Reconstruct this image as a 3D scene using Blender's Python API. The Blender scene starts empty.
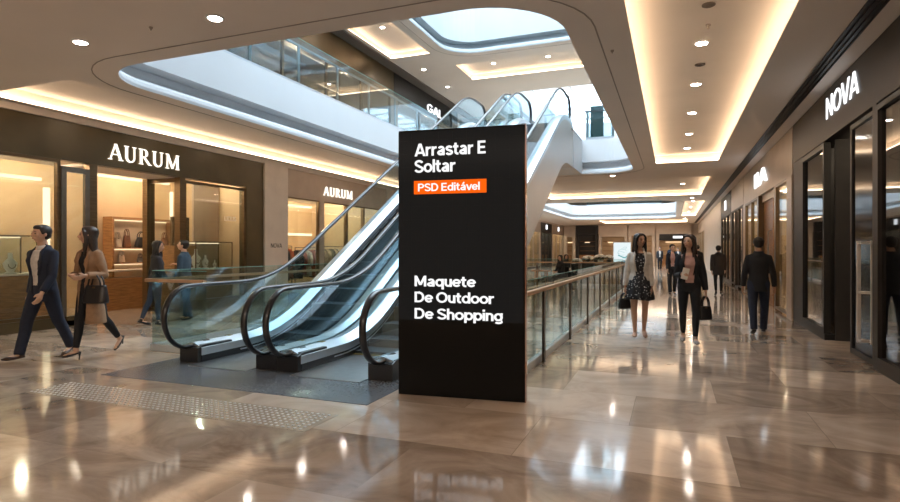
import bpy, bmesh, math, random
from mathutils import Vector, Matrix
random.seed(7)
PI = math.pi
S = bpy.context.scene
COL = S.collection
# ------------------------------------------------------------------ camera, sky, exposure
cam_d = bpy.data.cameras.new('camera'); cam_d.sensor_width = 36.0; cam_d.lens = 565.0 / 900 * 36
cam_d.clip_end = 300; cam_d.clip_start = 0.05; cam_d.shift_y = -0.001
cam = bpy.data.objects.new('camera', cam_d); COL.objects.link(cam)
YAW = math.atan(223 / 565.0)
cam.location = (0, 0, 1.5); cam.rotation_euler = (PI / 2, 0, YAW); S.camera = cam
W = bpy.data.worlds.new('sky'); S.world = W; W.use_nodes = True
bg = W.node_tree.nodes['Background']; bg.inputs[0].default_value = (0.80, 0.91, 1.0, 1); bg.inputs[1].default_value = 4.0

S.view_settings.view_transform = 'Standard'; S.view_settings.look = 'None'
S.view_settings.exposure = 1.22; S.view_settings.gamma = 1.0
S.cycles.use_denoising = True
S.cycles.max_bounces = 8; S.cycles.diffuse_bounces = 4; S.cycles.glossy_bounces = 4
S.cycles.transparent_max_bounces = 24; S.cycles.transmission_bounces = 4
S.cycles.sample_clamp_indirect = 6; S.cycles.caustics_reflective = False; S.cycles.caustics_refractive = False
ZC, ZF, ZU = 4.15, 5.35, 9.1
XL, XR = -11.05, 2.4
YB, YE = -6.0, 62.0
HOLE1 = (-8.13, -1.2, 5.85, 20.1); HOLE2 = (-8.13, 0.2, 32.0, 50.0)
HOLEA = (-8.1, -1.2, 7.0, 20.6); HOLEB = (-8.1, 0.2, 26.5, 50.0)
def lamp(kind, name, loc, power, color=(1, 0.8, 0.58), size=0.1, rot=(0, 0, 0), size_y=None):
    l = bpy.data.lights.new(name, kind); l.energy = power; l.color = color
    if kind == 'AREA':
        l.shape = 'RECTANGLE'; l.size = size; l.size_y = size_y or size
    else:
        l.shadow_soft_size = size
    o = bpy.data.objects.new(name, l); COL.objects.link(o); o.location = loc; o.rotation_euler = rot
    return o
for k, h in enumerate((HOLEA, HOLEB)):
    p = lamp('AREA', 'skylight_portal', ((h[0] + h[1]) / 2, (h[2] + h[3]) / 2, 12.7), 1, (1, 1, 1), h[1] - h[0] + 1.9, (0, 0, 0), h[3] - h[2] + 1.9)
    p.data.cycles.is_portal = True
lamp('AREA', 'far_hall_fill_light', (-2.5, 55, ZC + .22), 160, (1, .84, .68), 6.0, (0, 0, 0), 3.6)  # added fill light, brightens the far end of the hall
lamp('AREA', 'rear_hall_fill_light', (-4.0, -3.6, 4.05), 170, (1, .86, .72), 9.0, (0, 0, 0), 3.0)  # added fill light behind the camera, lifts near ceiling and floor

# ------------------------------------------------------------------ materials
MATS = {}
def mat(name, col, rough=0.5, metal=0.0, var=0.06, scale=6.0, emit=None, es=0.0, bump=0.0, coat=0.0, spec=0.5, stretch=(1, 1, 1), trans=0.0):
    m = bpy.data.materials.new(name); m.use_nodes = True; nt = m.node_tree; b = nt.nodes['Principled BSDF']
    b.inputs['Base Color'].default_value = (*col, 1); b.inputs['Roughness'].default_value = rough
    b.inputs['Metallic'].default_value = metal; b.inputs['Specular IOR Level'].default_value = spec
    b.inputs['Coat Weight'].default_value = coat
    if emit:
        b.inputs['Emission Color'].default_value = (*emit, 1); b.inputs['Emission Strength'].default_value = es
    if var > 0:
        tc = nt.nodes.new('ShaderNodeTexCoord'); mp = nt.nodes.new('ShaderNodeMapping'); mp.inputs['Scale'].default_value = stretch
        nz = nt.nodes.new('ShaderNodeTexNoise'); nz.inputs['Scale'].default_value = scale; nz.inputs['Detail'].default_value = 5
        rp = nt.nodes.new('ShaderNodeValToRGB')
        rp.color_ramp.elements[0].position = 0.3; rp.color_ramp.elements[1].position = 0.7
        rp.color_ramp.elements[0].color = (*[max(0, c * (1 - var * 2)) for c in col], 1)
        rp.color_ramp.elements[1].color = (*[min(1, c * (1 + var)) for c in col], 1)
        nt.links.new(tc.outputs['Object'], mp.inputs[0]); nt.links.new(mp.outputs[0], nz.inputs['Vector'])
        nt.links.new(nz.outputs['Fac'], rp.inputs[0]); nt.links.new(rp.outputs[0], b.inputs['Base Color'])
        if bump > 0:
            bp = nt.nodes.new('ShaderNodeBump'); bp.inputs['Strength'].default_value = bump; bp.inputs['Distance'].default_value = 0.01
            nt.links.new(nz.outputs['Fac'], bp.inputs['Height']); nt.links.new(bp.outputs[0], b.inputs['Normal'])
    MATS[name] = m
    return m
def glass(name, tint, refl=0.12, rough=0.02):
    m = bpy.data.materials.new(name); m.use_nodes = True; nt = m.node_tree; nt.nodes.clear()
    out = nt.nodes.new('ShaderNodeOutputMaterial'); mx = nt.nodes.new('ShaderNodeMixShader')
    tr = nt.nodes.new('ShaderNodeBsdfTransparent'); gl = nt.nodes.new('ShaderNodeBsdfGlossy'); gl.inputs['Roughness'].default_value = rough
    tr.inputs[0].default_value = (*tint, 1); gl.inputs[0].default_value = (0.95, 0.98, 1, 1)
    lw = nt.nodes.new('ShaderNodeLayerWeight'); lw.inputs[0].default_value = 0.5
    pw = nt.nodes.new('ShaderNodeMath'); pw.operation = 'POWER'; pw.inputs[1].default_value = 3.5
    ad = nt.nodes.new('ShaderNodeMath'); ad.operation = 'MULTIPLY_ADD'; ad.inputs[1].default_value = 0.55; ad.inputs[2].default_value = refl; ad.use_clamp = True
    nt.links.new(lw.outputs['Facing'], pw.inputs[0]); nt.links.new(pw.outputs[0], ad.inputs[0]); nt.links.new(ad.outputs[0], mx.inputs[0])
    nt.links.new(tr.outputs[0], mx.inputs[1]); nt.links.new(gl.outputs[0], mx.inputs[2]); nt.links.new(mx.outputs[0], out.inputs[0])
    return m
def emis(name, col, s):
    m = bpy.data.materials.new(name); m.use_nodes = True; nt = m.node_tree; nt.nodes.clear()
    out = nt.nodes.new('ShaderNodeOutputMaterial'); e = nt.nodes.new('ShaderNodeEmission')
    e.inputs[0].default_value = (*col, 1); e.inputs[1].default_value = s; nt.links.new(e.outputs[0], out.inputs[0]); return m
def marble(name, c1, c2, rough, bw=1.2, bh=0.9, mortar=(0.3, 0.24, 0.18)):
    m = bpy.data.materials.new(name); m.use_nodes = True; nt = m.node_tree; b = nt.nodes['Principled BSDF']
    g = nt.nodes.new('ShaderNodeNewGeometry'); mp = nt.nodes.new('ShaderNodeMapping'); mp.inputs['Location'].default_value = (0.35, 0.2, 0)
    br = nt.nodes.new('ShaderNodeTexBrick'); br.inputs['Scale'].default_value = 1.0; br.inputs['Brick Width'].default_value = bw
    br.inputs['Row Height'].default_value = bh; br.inputs['Mortar Size'].default_value = 0.0025; br.inputs['Mortar Smooth'].default_value = 0.1
    br.inputs['Color1'].default_value = (0, 0, 0, 1); br.inputs['Color2'].default_value = (1, 1, 1, 1); br.inputs['Mortar'].default_value = (0.5, 0.5, 0.5, 1)
    br.inputs['Bias'].default_value = 0.0
    nt.links.new(g.outputs['Position'], mp.inputs[0]); nt.links.new(mp.outputs[0], br.inputs['Vector'])
    # each tile gets its own vein pattern
    wm = nt.nodes.new('ShaderNodeVectorMath'); wm.operation = 'MULTIPLY_ADD'; wm.inputs[1].default_value = (13, 7, 5)
    st = nt.nodes.new('ShaderNodeMapping'); st.inputs['Scale'].default_value = (0.75, 1.1, 1); st.inputs['Rotation'].default_value = (0, 0, 0.25)
    nt.links.new(g.outputs['Position'], st.inputs[0])
    nt.links.new(br.outputs['Color'], wm.inputs[0]); nt.links.new(st.outputs[0], wm.inputs[2])
    n1 = nt.nodes.new('ShaderNodeTexNoise'); n1.inputs['Scale'].default_value = 1.3; n1.inputs['Detail'].default_value = 9
    n1.inputs['Roughness'].default_value = 0.62; n1.inputs['Distortion'].default_value = 1.6
    nt.links.new(wm.outputs[0], n1.inputs['Vector'])
    a1 = nt.nodes.new('ShaderNodeMath'); a1.operation = 'MULTIPLY_ADD'; a1.inputs[1].default_value = 0.6
    sep = nt.nodes.new('ShaderNodeSeparateColor'); nt.links.new(br.outputs['Color'], sep.inputs[0])
    a2 = nt.nodes.new('ShaderNodeMath'); a2.operation = 'MULTIPLY_ADD'; a2.inputs[1].default_value = 1.35; a2.inputs[2].default_value = -0.5
    nt.links.new(n1.outputs['Fac'], a2.inputs[0]); nt.links.new(sep.outputs[0], a1.inputs[0]); nt.links.new(a2.outputs[0], a1.inputs[2])
    rp = nt.nodes.new('ShaderNodeValToRGB'); rp.color_ramp.elements[0].position = 0.05; rp.color_ramp.elements[1].position = 0.85
    rp.color_ramp.elements[0].color = (*c1, 1); rp.color_ramp.elements[1].color = (*c2, 1)
    nt.links.new(a1.outputs[0], rp.inputs[0])
    mx = nt.nodes.new('ShaderNodeMix'); mx.data_type = 'RGBA'; mx.inputs['B'].default_value = (*mortar, 1)
    nt.links.new(rp.outputs[0], mx.inputs['A']); nt.links.new(br.outputs['Fac'], mx.inputs['Factor'])
    nt.links.new(mx.outputs['Result'], b.inputs['Base Color'])
    b.inputs['Roughness'].default_value = rough; b.inputs['Specular IOR Level'].default_value = 0.75
    pass
    return m
M_floor = marble('polished_beige_marble', (0.22, 0.155, 0.11), (0.64, 0.515, 0.41), 0.08, 1.5, 1.05)
M_ufloor = mat('upper_floor_stone', (0.5, 0.42, 0.34), 0.2)
M_granite = mat('grey_granite', (0.12, 0.125, 0.135), 0.22, var=0.08, scale=40)
M_ceil = mat('ceiling_plaster', (0.84, 0.765, 0.70), 0.8, var=0.02, scale=0.7)
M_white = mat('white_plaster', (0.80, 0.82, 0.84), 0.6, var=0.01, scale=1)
M_well = mat('dimmed_well_plaster', (0.44, 0.48, 0.505), 0.6, var=0.01, scale=1)  # copy of the white plaster, darkened and blued to offset strong skylight
M_line = mat('ceiling_joint', (0.36, 0.31, 0.27), 0.8, var=0.02)
M_trayin = mat('tray_plaster', (0.84, 0.76, 0.68), 0.8, var=0.02, scale=1)
M_groove = mat('shadow_groove', (0.16, 0.13, 0.11), 0.8, var=0.02)
M_dark = mat('dark_metal', (0.018, 0.016, 0.015), 0.45, 0.2, var=0.1)
M_black = mat('black_rubber', (0.012, 0.012, 0.014), 0.28, var=0.1, coat=0.3)
M_bronze = mat('brushed_bronze', (0.17, 0.115, 0.065), 0.32, 0.85, var=0.08, scale=3, stretch=(1, 1, 12))
M_fasc = mat('bronze_brown_fascia', (0.115, 0.085, 0.043), 0.32, 0.45, var=0.1, scale=1.5)
M_fascd = mat('dark_brown_fascia', (0.022, 0.016, 0.013), 0.45, 0.2, var=0.08, scale=1.5)
M_tan = mat('tan_stone_cladding', (0.46, 0.36, 0.28), 0.35, var=0.05, scale=2)
M_cream = mat('cream_stone_cladding', (0.66, 0.57, 0.49), 0.4, var=0.04, scale=2)
M_warmwall = mat('warm_shop_wall', (0.60, 0.43, 0.26), 0.6, var=0.03, scale=2)
M_darkwall = mat('dark_shop_wall', (0.03, 0.026, 0.024), 0.5, var=0.1)
M_wood = mat('honey_wood', (0.36, 0.18, 0.07), 0.35, var=0.18, scale=4, stretch=(1, 1, 9))
M_railwood = mat('handrail_oak', (0.55, 0.34, 0.2), 0.35, var=0.12, scale=6, stretch=(1, 8, 8))
M_steel = mat('brushed_steel', (0.42, 0.42, 0.42), 0.3, 0.95, var=0.06, scale=9, stretch=(1, 1, 20))
M_post = mat('bronzed_steel_post', (0.20, 0.17, 0.14), 0.32, 0.8, var=0.06, scale=9)
M_alu = mat('satin_aluminium', (0.72, 0.77, 0.82), 0.28, 0.75, var=0.03, scale=6)
M_step = mat('escalator_step_metal', (0.10, 0.12, 0.14), 0.38, 0.75, var=0.15, scale=30, stretch=(30, 1, 1))
M_clad = mat('escalator_cladding', (0.66, 0.62, 0.58), 0.35, 0.1, var=0.015, scale=1)
M_screen = mat('black_display_screen', (0.006, 0.006, 0.006), 0.15, var=0.0, spec=0.04, emit=(1, 1, 1), es=0.0035)
M_panel = mat('black_glass_panel', (0.006, 0.006, 0.006), 0.12, var=0.0, spec=0.12)
M_copper = mat('copper_edge', (0.30, 0.13, 0.075), 0.25, 0.9, var=0.1)
M_orange = emis('orange_display_light', (1.0, 0.125, 0.005), 0.47)
M_txt = emis('white_display_light', (1.0, 1.0, 1.0), 0.47)
M_sign = emis('warm_white_sign', (1.0, 0.90, 0.76), .9)
M_signc = emis('cool_white_sign', (0.95, 0.97, 1.0), 0.9)
M_cove = emis('warm_cove_led', (1.0, 0.74, 0.50), 5.2)
M_down = emis('downlight_led', (1.0, 0.88, 0.76), 45.0)
M_strip = emis('shop_warm_led', (1.0, 0.74, 0.46), 0.9)
M_shopl = emis('shop_spot_led', (1.0, 0.85, 0.62), 14.0)
G_clear = glass('clear_glass', (0.90, 0.94, 0.93), 0.02)
G_green = glass('greenish_rail_glass', (0.84, 0.90, 0.885), 0.035)
G_blue = glass('blue_escalator_glass', (0.84, 0.92, 0.94), 0.035)
G_edge = mat('glass_edge', (0.25, 0.55, 0.5), 0.1, var=0.0)
G_dark = glass('dark_shop_glass', (0.50, 0.48, 0.46), 0.12)
G_sky = glass('skylight_glass', (0.95, 0.98, 1.0), 0.0)

# ------------------------------------------------------------------ mesh helpers
class MB:
    def __init__(s): s.v = []; s.f = []
    def box(s, x0, x1, y0, y1, z0, z1):
        if x0 > x1: x0, x1 = x1, x0
        if y0 > y1: y0, y1 = y1, y0
        if z0 > z1: z0, z1 = z1, z0
        n = len(s.v)
        s.v += [(x0, y0, z0), (x1, y0, z0), (x1, y1, z0), (x0, y1, z0), (x0, y0, z1), (x1, y0, z1), (x1, y1, z1), (x0, y1, z1)]
        s.f += [tuple(n + i for i in q) for q in ((0, 3, 2, 1), (4, 5, 6, 7), (0, 1, 5, 4), (1, 2, 6, 5), (2, 3, 7, 6), (3, 0, 4, 7))]
        return s
    def rings(s, rs, cap=True, closed=True):
        n = len(s.v); k = len(rs[0])
        for r in rs: s.v += [tuple(p) for p in r]
        for i in range(len(rs) - 1):
            a = n + i * k; b = a + k
            for j in range(k if closed else k - 1):
                j2 = (j + 1) % k
                s.f.append((a + j, a + j2, b + j2, b + j))
        if cap:
            s.f.append(tuple(n + j for j in reversed(range(k))))
            e = n + (len(rs) - 1) * k
            s.f.append(tuple(e + j for j in range(k)))
        return s
    def lathe(s, prof, cx=0, cy=0, n=20):
        rs = [[(cx + r * math.cos(2 * PI * j / n), cy + r * math.sin(2 * PI * j / n), z) for j in range(n)] for r, z in prof]
        return s.rings(rs)
    def ell(s, c, r, n=14, m=9, R=None):
        rs = []
        for i in range(m):
            t = PI * (i + 0.35) / (m - 0.3) if 0 < i < m - 1 else (0.08 if i == 0 else PI - 0.08)
            ring = []
            for j in range(n):
                p = Vector((r[0] * math.sin(t) * math.cos(2 * PI * j / n), r[1] * math.sin(t) * math.sin(2 * PI * j / n), -r[2] * math.cos(t)))
                if R: p = R @ p
                ring.append((c[0] + p.x, c[1] + p.y, c[2] + p.z))
            rs.append(ring)
        return s.rings(rs)
    def tube(s, pts, rad, n=10, flat=1.0, up=None, cap=True):
        P = [Vector(p) for p in pts]
        if not isinstance(rad, (list, tuple)): rad = [rad] * len(P)
        rs = []; u = None
        for i, p in enumerate(P):
            t = (P[min(i + 1, len(P) - 1)] - P[max(i - 1, 0)])
            if t.length < 1e-9: t = Vector((0, 0, 1))
            t.normalize()
            if u is None:
                u = Vector(up) if up else (Vector((1, 0, 0)) if abs(t.x) < 0.8 else Vector((0, 1, 0)))
            u = (u - t * u.dot(t)); u.normalize(); w = t.cross(u)
            rs.append([tuple(p + u * (rad[i] * math.cos(2 * PI * j / n)) + w * (rad[i] * flat * math.sin(2 * PI * j / n))) for j in range(n)])
        return s.rings(rs, cap)
    def prism(s, poly, a0, a1, axis='x'):
        """solid from a convex or mildly concave 2D outline; axis x: poly in (y,z); axis y: (x,z); axis z: (x,y)"""
        def P(a, p): return (a, p[0], p[1]) if axis == 'x' else (p[0], a, p[1]) if axis == 'y' else (p[0], p[1], a)
        return s.rings([[P(a0, p) for p in poly], [P(a1, p) for p in poly]])
    def build(s, name, m, parent=None, smooth=False, bevel=0.0, loc=None, tri=False):
        me = bpy.data.meshes.new(name); me.from_pydata(s.v, [], s.f)
        bm = bmesh.new(); bm.from_mesh(me); bmesh.ops.recalc_face_normals(bm, faces=bm.faces)
        if tri: bmesh.ops.triangulate(bm, faces=[f for f in bm.faces if len(f.verts) > 4])
        bm.to_mesh(me); bm.free()
        if smooth:
            for p in me.polygons: p.use_smooth = True
        return put(name, me, m, parent, bevel, loc)
def put(name, me, m, parent=None, bevel=0.0, loc=None):
    o = bpy.data.objects.new(name, me); COL.objects.link(o)
    if m and not me.materials: me.materials.append(m)
    if loc: o.location = loc
    if parent is not None: o.parent = parent
    if bevel > 0:
        b = o.modifiers.new('bevel', 'BEVEL'); b.width = bevel; b.segments = 2; b.limit_method = 'ANGLE'
    return o
def empty(name, loc, rz=0.0):
    o = bpy.data.objects.new(name, None); COL.objects.link(o); o.location = loc; o.rotation_euler = (0, 0, rz); o.empty_display_size = 0.2
    return o
def tag(o, label, cat, group=None, kind=None):
    o['label'] = label; o['category'] = cat
    if group: o['group'] = group
    if kind: o['kind'] = kind
    return o
def struct(o): o['kind'] = 'structure'; return o
def children(o): return [c for c in list(COL.objects) if c.parent == o]
def dup(o, loc=None, rz=None, parent=None):
    ch = children(o)
    c = o.copy(); COL.objects.link(c)
    if parent is not None: c.parent = parent
    if loc is not None: c.location = loc
    if rz is not None: c.rotation_euler = (0, 0, rz)
    for k in ch: dup(k, parent=c)
    return c
def evalmesh(o):
    bpy.context.view_layer.update()
    dg = bpy.context.evaluated_depsgraph_get()
    me = bpy.data.meshes.new_from_object(o.evaluated_get(dg), depsgraph=dg)
    return me
def remesh(mb, voxel, smooth=3, fac=0.5):
    o = mb.build('work', None)
    r = o.modifiers.new('r', 'REMESH'); r.mode = 'VOXEL'; r.voxel_size = voxel
    me = evalmesh(o)
    old = o.data; bpy.data.objects.remove(o); bpy.data.meshes.remove(old)
    bm = bmesh.new(); bm.from_mesh(me)
    for _ in range(smooth): bmesh.ops.smooth_vert(bm, verts=bm.verts, factor=fac, use_axis_x=True, use_axis_y=True, use_axis_z=True)
    bm.to_mesh(me); bm.free()
    for p in me.polygons: p.use_smooth = True
    me.materials.clear()
    return me
def ring_pts(h, off, z, r, n=10):
    x0, x1, y0, y1 = h[0] - off, h[1] + off, h[2] - off, h[3] + off
    r = max(0.05, r + off); out = []
    for cx, cy, a0 in ((x1 - r, y0 + r, -PI / 2), (x1 - r, y1 - r, 0), (x0 + r, y1 - r, PI / 2), (x0 + r, y0 + r, PI)):
        for i in range(n + 1):
            a = a0 + PI / 2 * i / n; out.append((cx + r * math.cos(a), cy + r * math.sin(a), z))
    return out
def sheet(name, outer, holes, z, m, thick=0.0):
    """flat slab with rounded holes; holes = [(rect, r)]"""
    bm = bmesh.new(); ed = []
    loops = [[(outer[0], outer[2], z), (outer[1], outer[2], z), (outer[1], outer[3], z), (outer[0], outer[3], z)]]
    for h, r in holes: loops.append(ring_pts(h, 0, z, r) if r > 0.06 else [(h[0], h[2], z), (h[1], h[2], z), (h[1], h[3], z), (h[0], h[3], z)])
    for lp in loops:
        vs = [bm.verts.new(p) for p in lp]
        for i in range(len(vs)): ed.append(bm.edges.new((vs[i], vs[(i + 1) % len(vs)])))
    bmesh.ops.triangle_fill(bm, use_beauty=True, use_dissolve=False, edges=ed)
    me = bpy.data.meshes.new(name); bm.to_mesh(me); bm.free()
    o = put(name, me, m); return struct(o)
def textmesh(body, bold=0.0, space=1.0, extrude=0.1):
    c = bpy.data.curves.new('t', 'FONT'); c.body = body; c.size = 1.0; c.offset = bold; c.space_character = space; c.extrude = extrude
    c.resolution_u = 4
    o = bpy.data.objects.new('t', c); COL.objects.link(o); me = evalmesh(o)
    bpy.data.objects.remove(o); bpy.data.curves.remove(c); me.materials.clear(); return me
def letters(name, me, org, ux, uz, width, cap, depth, m, parent=None, capsrc=None):
    """lay a text mesh out: left end of the baseline at org, reading along ux, upwards uz, letters of height cap, total width"""
    ux = Vector(ux); uz = Vector(uz); nrm = ux.cross(uz); org = Vector(org)
    xs = [v.co.x for v in me.vertices]; zs = [v.co.z for v in me.vertices]; x0, x1 = min(xs), max(xs)
    ch = capsrc or max(v.co.y for v in me.vertices); zmin, zmax = min(zs), max(zs)
    for v in me.vertices:
        x = (v.co.x - x0) / (x1 - x0) * width; y = v.co.y / ch * cap; d = (v.co.z - zmin) / max(1e-6, zmax - zmin) * depth
        v.co = org + ux * x + uz * y + nrm * d
    me.name = name
    return put(name, me, m, parent)
def serifword(word):
    """bookish roman capitals drawn by hand (A U R M), cap height 1"""
    mb = MB(); x = 0.0
    def poly(pts): mb.rings([[(x + a, b, 0.0) for a, b in pts], [(x + a, b, 1.0) for a, b in pts]])
    def st(a0, a1, w, y0=0, y1=1): poly([(a0 - w / 2, y0), (a0 + w / 2, y0), (a1 + w / 2, y1), (a1 - w / 2, y1)])
    def serif(a, y, w=0.26): poly([(a - w / 2, y - 0.0), (a + w / 2, y), (a + w / 2, y + 0.04), (a - w / 2, y + 0.04)])
    for ch in word:
        if ch == 'A':
            st(0.12, 0.46, 0.05); st(0.80, 0.46, 0.135); poly([(0.22, .32), (.70, .32), (.70, .365), (.22, .365)]); serif(.12, 0, .24); serif(.80, 0, .28); adv = 0.97
        elif ch == 'U':
            st(.2, .2, .125, .28, 1); st(.72, .72, .05, .28, 1); serif(.2, .96, .28); serif(.72, .96, .24)
            for k in range(8):
                a, b = PI + PI * k / 8, PI + PI * (k + 1) / 8
                def q(t, i):
                    w = .125 * (1 - (t - PI) / PI) + .05 * (t - PI) / PI
                    rr = .26 + (w / 2 if i else -w / 2); return (.46 + rr * math.cos(t), .30 + (rr + .02) * math.sin(t))
                poly([q(a, 0), q(b, 0), q(b, 1), q(a, 1)])
            adv = 0.98
        elif ch == 'R':
            st(.2, .2, .125); serif(.2, 0, .28); poly([(.05, .96), (.3, .96), (.3, 1.0), (.05, 1.0)])
            poly([(.2, .955), (.42, .955), (.42, 1.0), (.2, 1.0)]); poly([(.2, .48), (.42, .48), (.42, .52), (.2, .52)])
            for k in range(8):
                a, b = -PI / 2 + PI * k / 8, -PI / 2 + PI * (k + 1) / 8
                def q(t, i):
                    w = .045 + .08 * math.cos(t); rr = .24; return (.42 + (rr + (0 if i else -w)) * math.cos(t), .74 + (rr + (0.02 if i else -.025)) * math.sin(t))
                poly([q(a, 0), q(b, 0), q(b, 1), q(a, 1)])
            st(.80, .40, .13, 0.0, .5); serif(.82, 0, .22); adv = 0.95
        else:
            st(.17, .2, .05); st(.98, .95, .13); st(.58, .2, .125, 0.04, 1); st(.58, .95, .05, 0.04, 1)
            serif(.17, 0, .24); serif(.98, 0, .28); serif(.17, .96, .2); serif(.98, .96, .22); adv = 1.18
        x += adv
    me = bpy.data.meshes.new('w'); me.from_pydata(mb.v, [], mb.f)
    bm = bmesh.new(); bm.from_mesh(me); bmesh.ops.recalc_face_normals(bm, faces=bm.faces); bm.to_mesh(me); bm.free()
    return me

# bold grotesque drawn stroke by stroke, cap height 1, x-height .73, stroke .165
def arc(cx, cy, rx, ry, a0, a1, n=14): return [(cx + rx * math.cos(math.radians(a0 + (a1 - a0) * i / n)), cy + ry * math.sin(math.radians(a0 + (a1 - a0) * i / n))) for i in range(n + 1)]
def glyph(ch, w):
    h = w / 2; X = .73; t = w * .88 / 2
    bowl = lambda cx, r, a0=0, a1=360: arc(cx, X / 2, r, X / 2 - t, a0, a1, 22)
    up = lambda x, y0, y1: [(x, y0), (x, y1)]
    G = {
        'A': ([[(.075, 0), (.42, 1)], [(.80, 0), (.455, 1)], [(.2, .27), (.68, .27)]], .90),
        'E': ([up(.13, 0, 1), [(.13, 1 - t), (.66, 1 - t)], [(.13, .5), (.62, .5)], [(.13, t), (.68, t)]], .76),
        'S': ([arc(.40, .735, .27, .19, 15, 90, 6) + arc(.40, .735, .27, .19, 90, 262, 12)[1:] + arc(.40, .27, .295, .195, 82, -90, 12) + arc(.40, .27, .295, .195, -90, -168, 6)[1:]], .80),
        'M': ([up(.13, 0, 1), up(.90, 0, 1), [(.15, .96), (.515, .13)], [(.88, .96), (.515, .13)]], 1.06),
        'D': ([up(.13, 0, 1), [(.13, 1 - t), (.40, 1 - t)] + arc(.40, .5, .36, .5 - t, 90, -90, 18) + [(.13, t)]], .90),
        'O': ([arc(.48, .5, .385, .5 - t, 0, 360, 30)], .98),
        'P': ([up(.13, 0, 1), [(.13, 1 - t), (.42, 1 - t)] + arc(.42, .70, .25, .30 - t, 90, -90, 12) + [(.13, .40 + t)]], .78),
        'r': ([up(.11, 0, X), arc(.40, .40, .29, .33 - t, 180, 82, 8)], .49),
        's': ([arc(.31, .525, .21, .135, 15, 258, 14) + arc(.31, .205, .225, .14, 78, -165, 14)], .63),
        't': ([[(.2, .93), (.2, .26)] + arc(.36, .24, .16, .24 - t, 180, 275, 8) + [(.44, t)], [(.0, X - t), (.43, X - t)]], .50),
        'a': ([arc(.33, .505, .20, .15, 160, 60, 8) + arc(.36, .46, .17, .19, 60, 0, 5) + [(.53, 0)], arc(.30, .205, .20, .21 - t, 0, 360, 18), [(.3, .41), (.53, .41)]], .69),
        'o': ([bowl(.35, .27)], .71), 'e': ([bowl(.34, .265, 0, 325), [(.08, .365), (.60, .365)]], .68),
        'l': ([up(.12, 0, 1.02)], .25), 'i': ([up(.12, 0, X), [(.12, .84), (.12, 1.02)]], .25),
        'u': ([[(.11, X), (.11, .30)] + arc(.31, .30, .20, .30 - t, 180, 300, 10) , [(.52, X), (.52, 0)], arc(.31, .30, .21, .30 - t, 270, 360, 6)], .65),
        'n': ([up(.11, 0, X), arc(.32, .43, .21, .30 - t, 180, 0, 14) + [(.53, 0)]], .66),
        'h': ([up(.11, 0, 1.02), arc(.32, .43, .21, .30 - t, 180, 0, 14) + [(.53, 0)]], .66),
        'd': ([bowl(.33, .25), up(.59, 0, 1.02)], .72), 'q': ([bowl(.33, .25), up(.59, -.25, X)], .72),
        'p': ([bowl(.39, .25), up(.12, -.25, X)], .72),
        'g': ([bowl(.33, .25), [(.59, X), (.59, -.03)] + arc(.34, -.02, .25, .15, 0, -150, 12)], .72),
        'v': ([[(.06, X), (.31, 0)], [(.58, X), (.33, 0)]], .64),
    }
    G['N'] = ([up(.13, 0, 1), up(.76, 0, 1), [(.15, .96), (.74, .04)]], .92); G['V'] = ([[(.07, 1), (.40, 0)], [(.77, 1), (.44, 0)]], .86)
    G['L'] = ([up(.13, 0, 1), [(.13, t), (.62, t)]], .68); G['I'] = ([up(.13, 0, 1)], .30)
    G['U'] = ([[(.13, 1), (.13, .36)] + arc(.43, .36, .30, .36 - t, 180, 360, 14) + [(.73, 1)]], .88)
    G['G'] = ([arc(.48, .5, .385, .5 - t, 40, 340, 24) + [(.86, .46)], [(.52, .46), (.9, .46)]], .98)
    G['R'] = (G['P'][0] + [[(.44, .42), (.66, 0)]], .82)
    G['\u00e1'] = (G['a'][0] + [[(.28, .80), (.46, 1.02)]], G['a'][1]); G[' '] = ([], .28)
    return G[ch]
def grotesque(word, w=.165):
    mb = MB(); x = 0.0; lay = 0
    for ch in word:
        strokes, adv = glyph(ch, w)
        for st in strokes:
            lay += 1; z1 = 1.0 + (lay % 3) * .04
            n = len(st); L = []; R = []
            closed = n > 4 and abs(st[0][0] - st[-1][0]) < 1e-6 and abs(st[0][1] - st[-1][1]) < 1e-6
            for i, p in enumerate(st):
                a = st[i - 1] if i else (st[-2] if closed else None); b = st[i + 1] if i < n - 1 else (st[1] if closed else None)
                d1 = Vector((p[0] - a[0], p[1] - a[1])).normalized() if a else None; d2 = Vector((b[0] - p[0], b[1] - p[1])).normalized() if b else None
                d = (d1 + d2).normalized() if d1 and d2 else (d1 or d2)
                k = 1.0 / max(.6, d.dot(d1)) if d1 else 1.0
                ww = w / 2 * k * (1 - .12 * abs(d.x))
                L.append((x + p[0] - d.y * ww, p[1] + d.x * ww)); R.append((x + p[0] + d.y * ww, p[1] - d.x * ww))
            diag = n == 2 and abs(st[0][0] - st[1][0]) > .03 and abs(st[0][1] - st[1][1]) > .3
            if diag:   # cut diagonals level with the baseline and the cap line
                (ax, ay), (bx, by) = st; hw = w / 2 * math.hypot(bx - ax, by - ay) / abs(by - ay)
                L = [(x + ax - hw, ay), (x + bx - hw, by)]; R = [(x + ax + hw, ay), (x + bx + hw, by)]
            mb.rings([[(l[0], l[1], 0), (r[0], r[1], 0), (r[0], r[1], z1), (l[0], l[1], z1)] for l, r in zip(L, R)])
        x += adv
    me = bpy.data.meshes.new('w'); me.from_pydata(mb.v, [], mb.f)
    bm = bmesh.new(); bm.from_mesh(me); bmesh.ops.recalc_face_normals(bm, faces=bm.faces); bm.to_mesh(me); bm.free()
    return me

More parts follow.
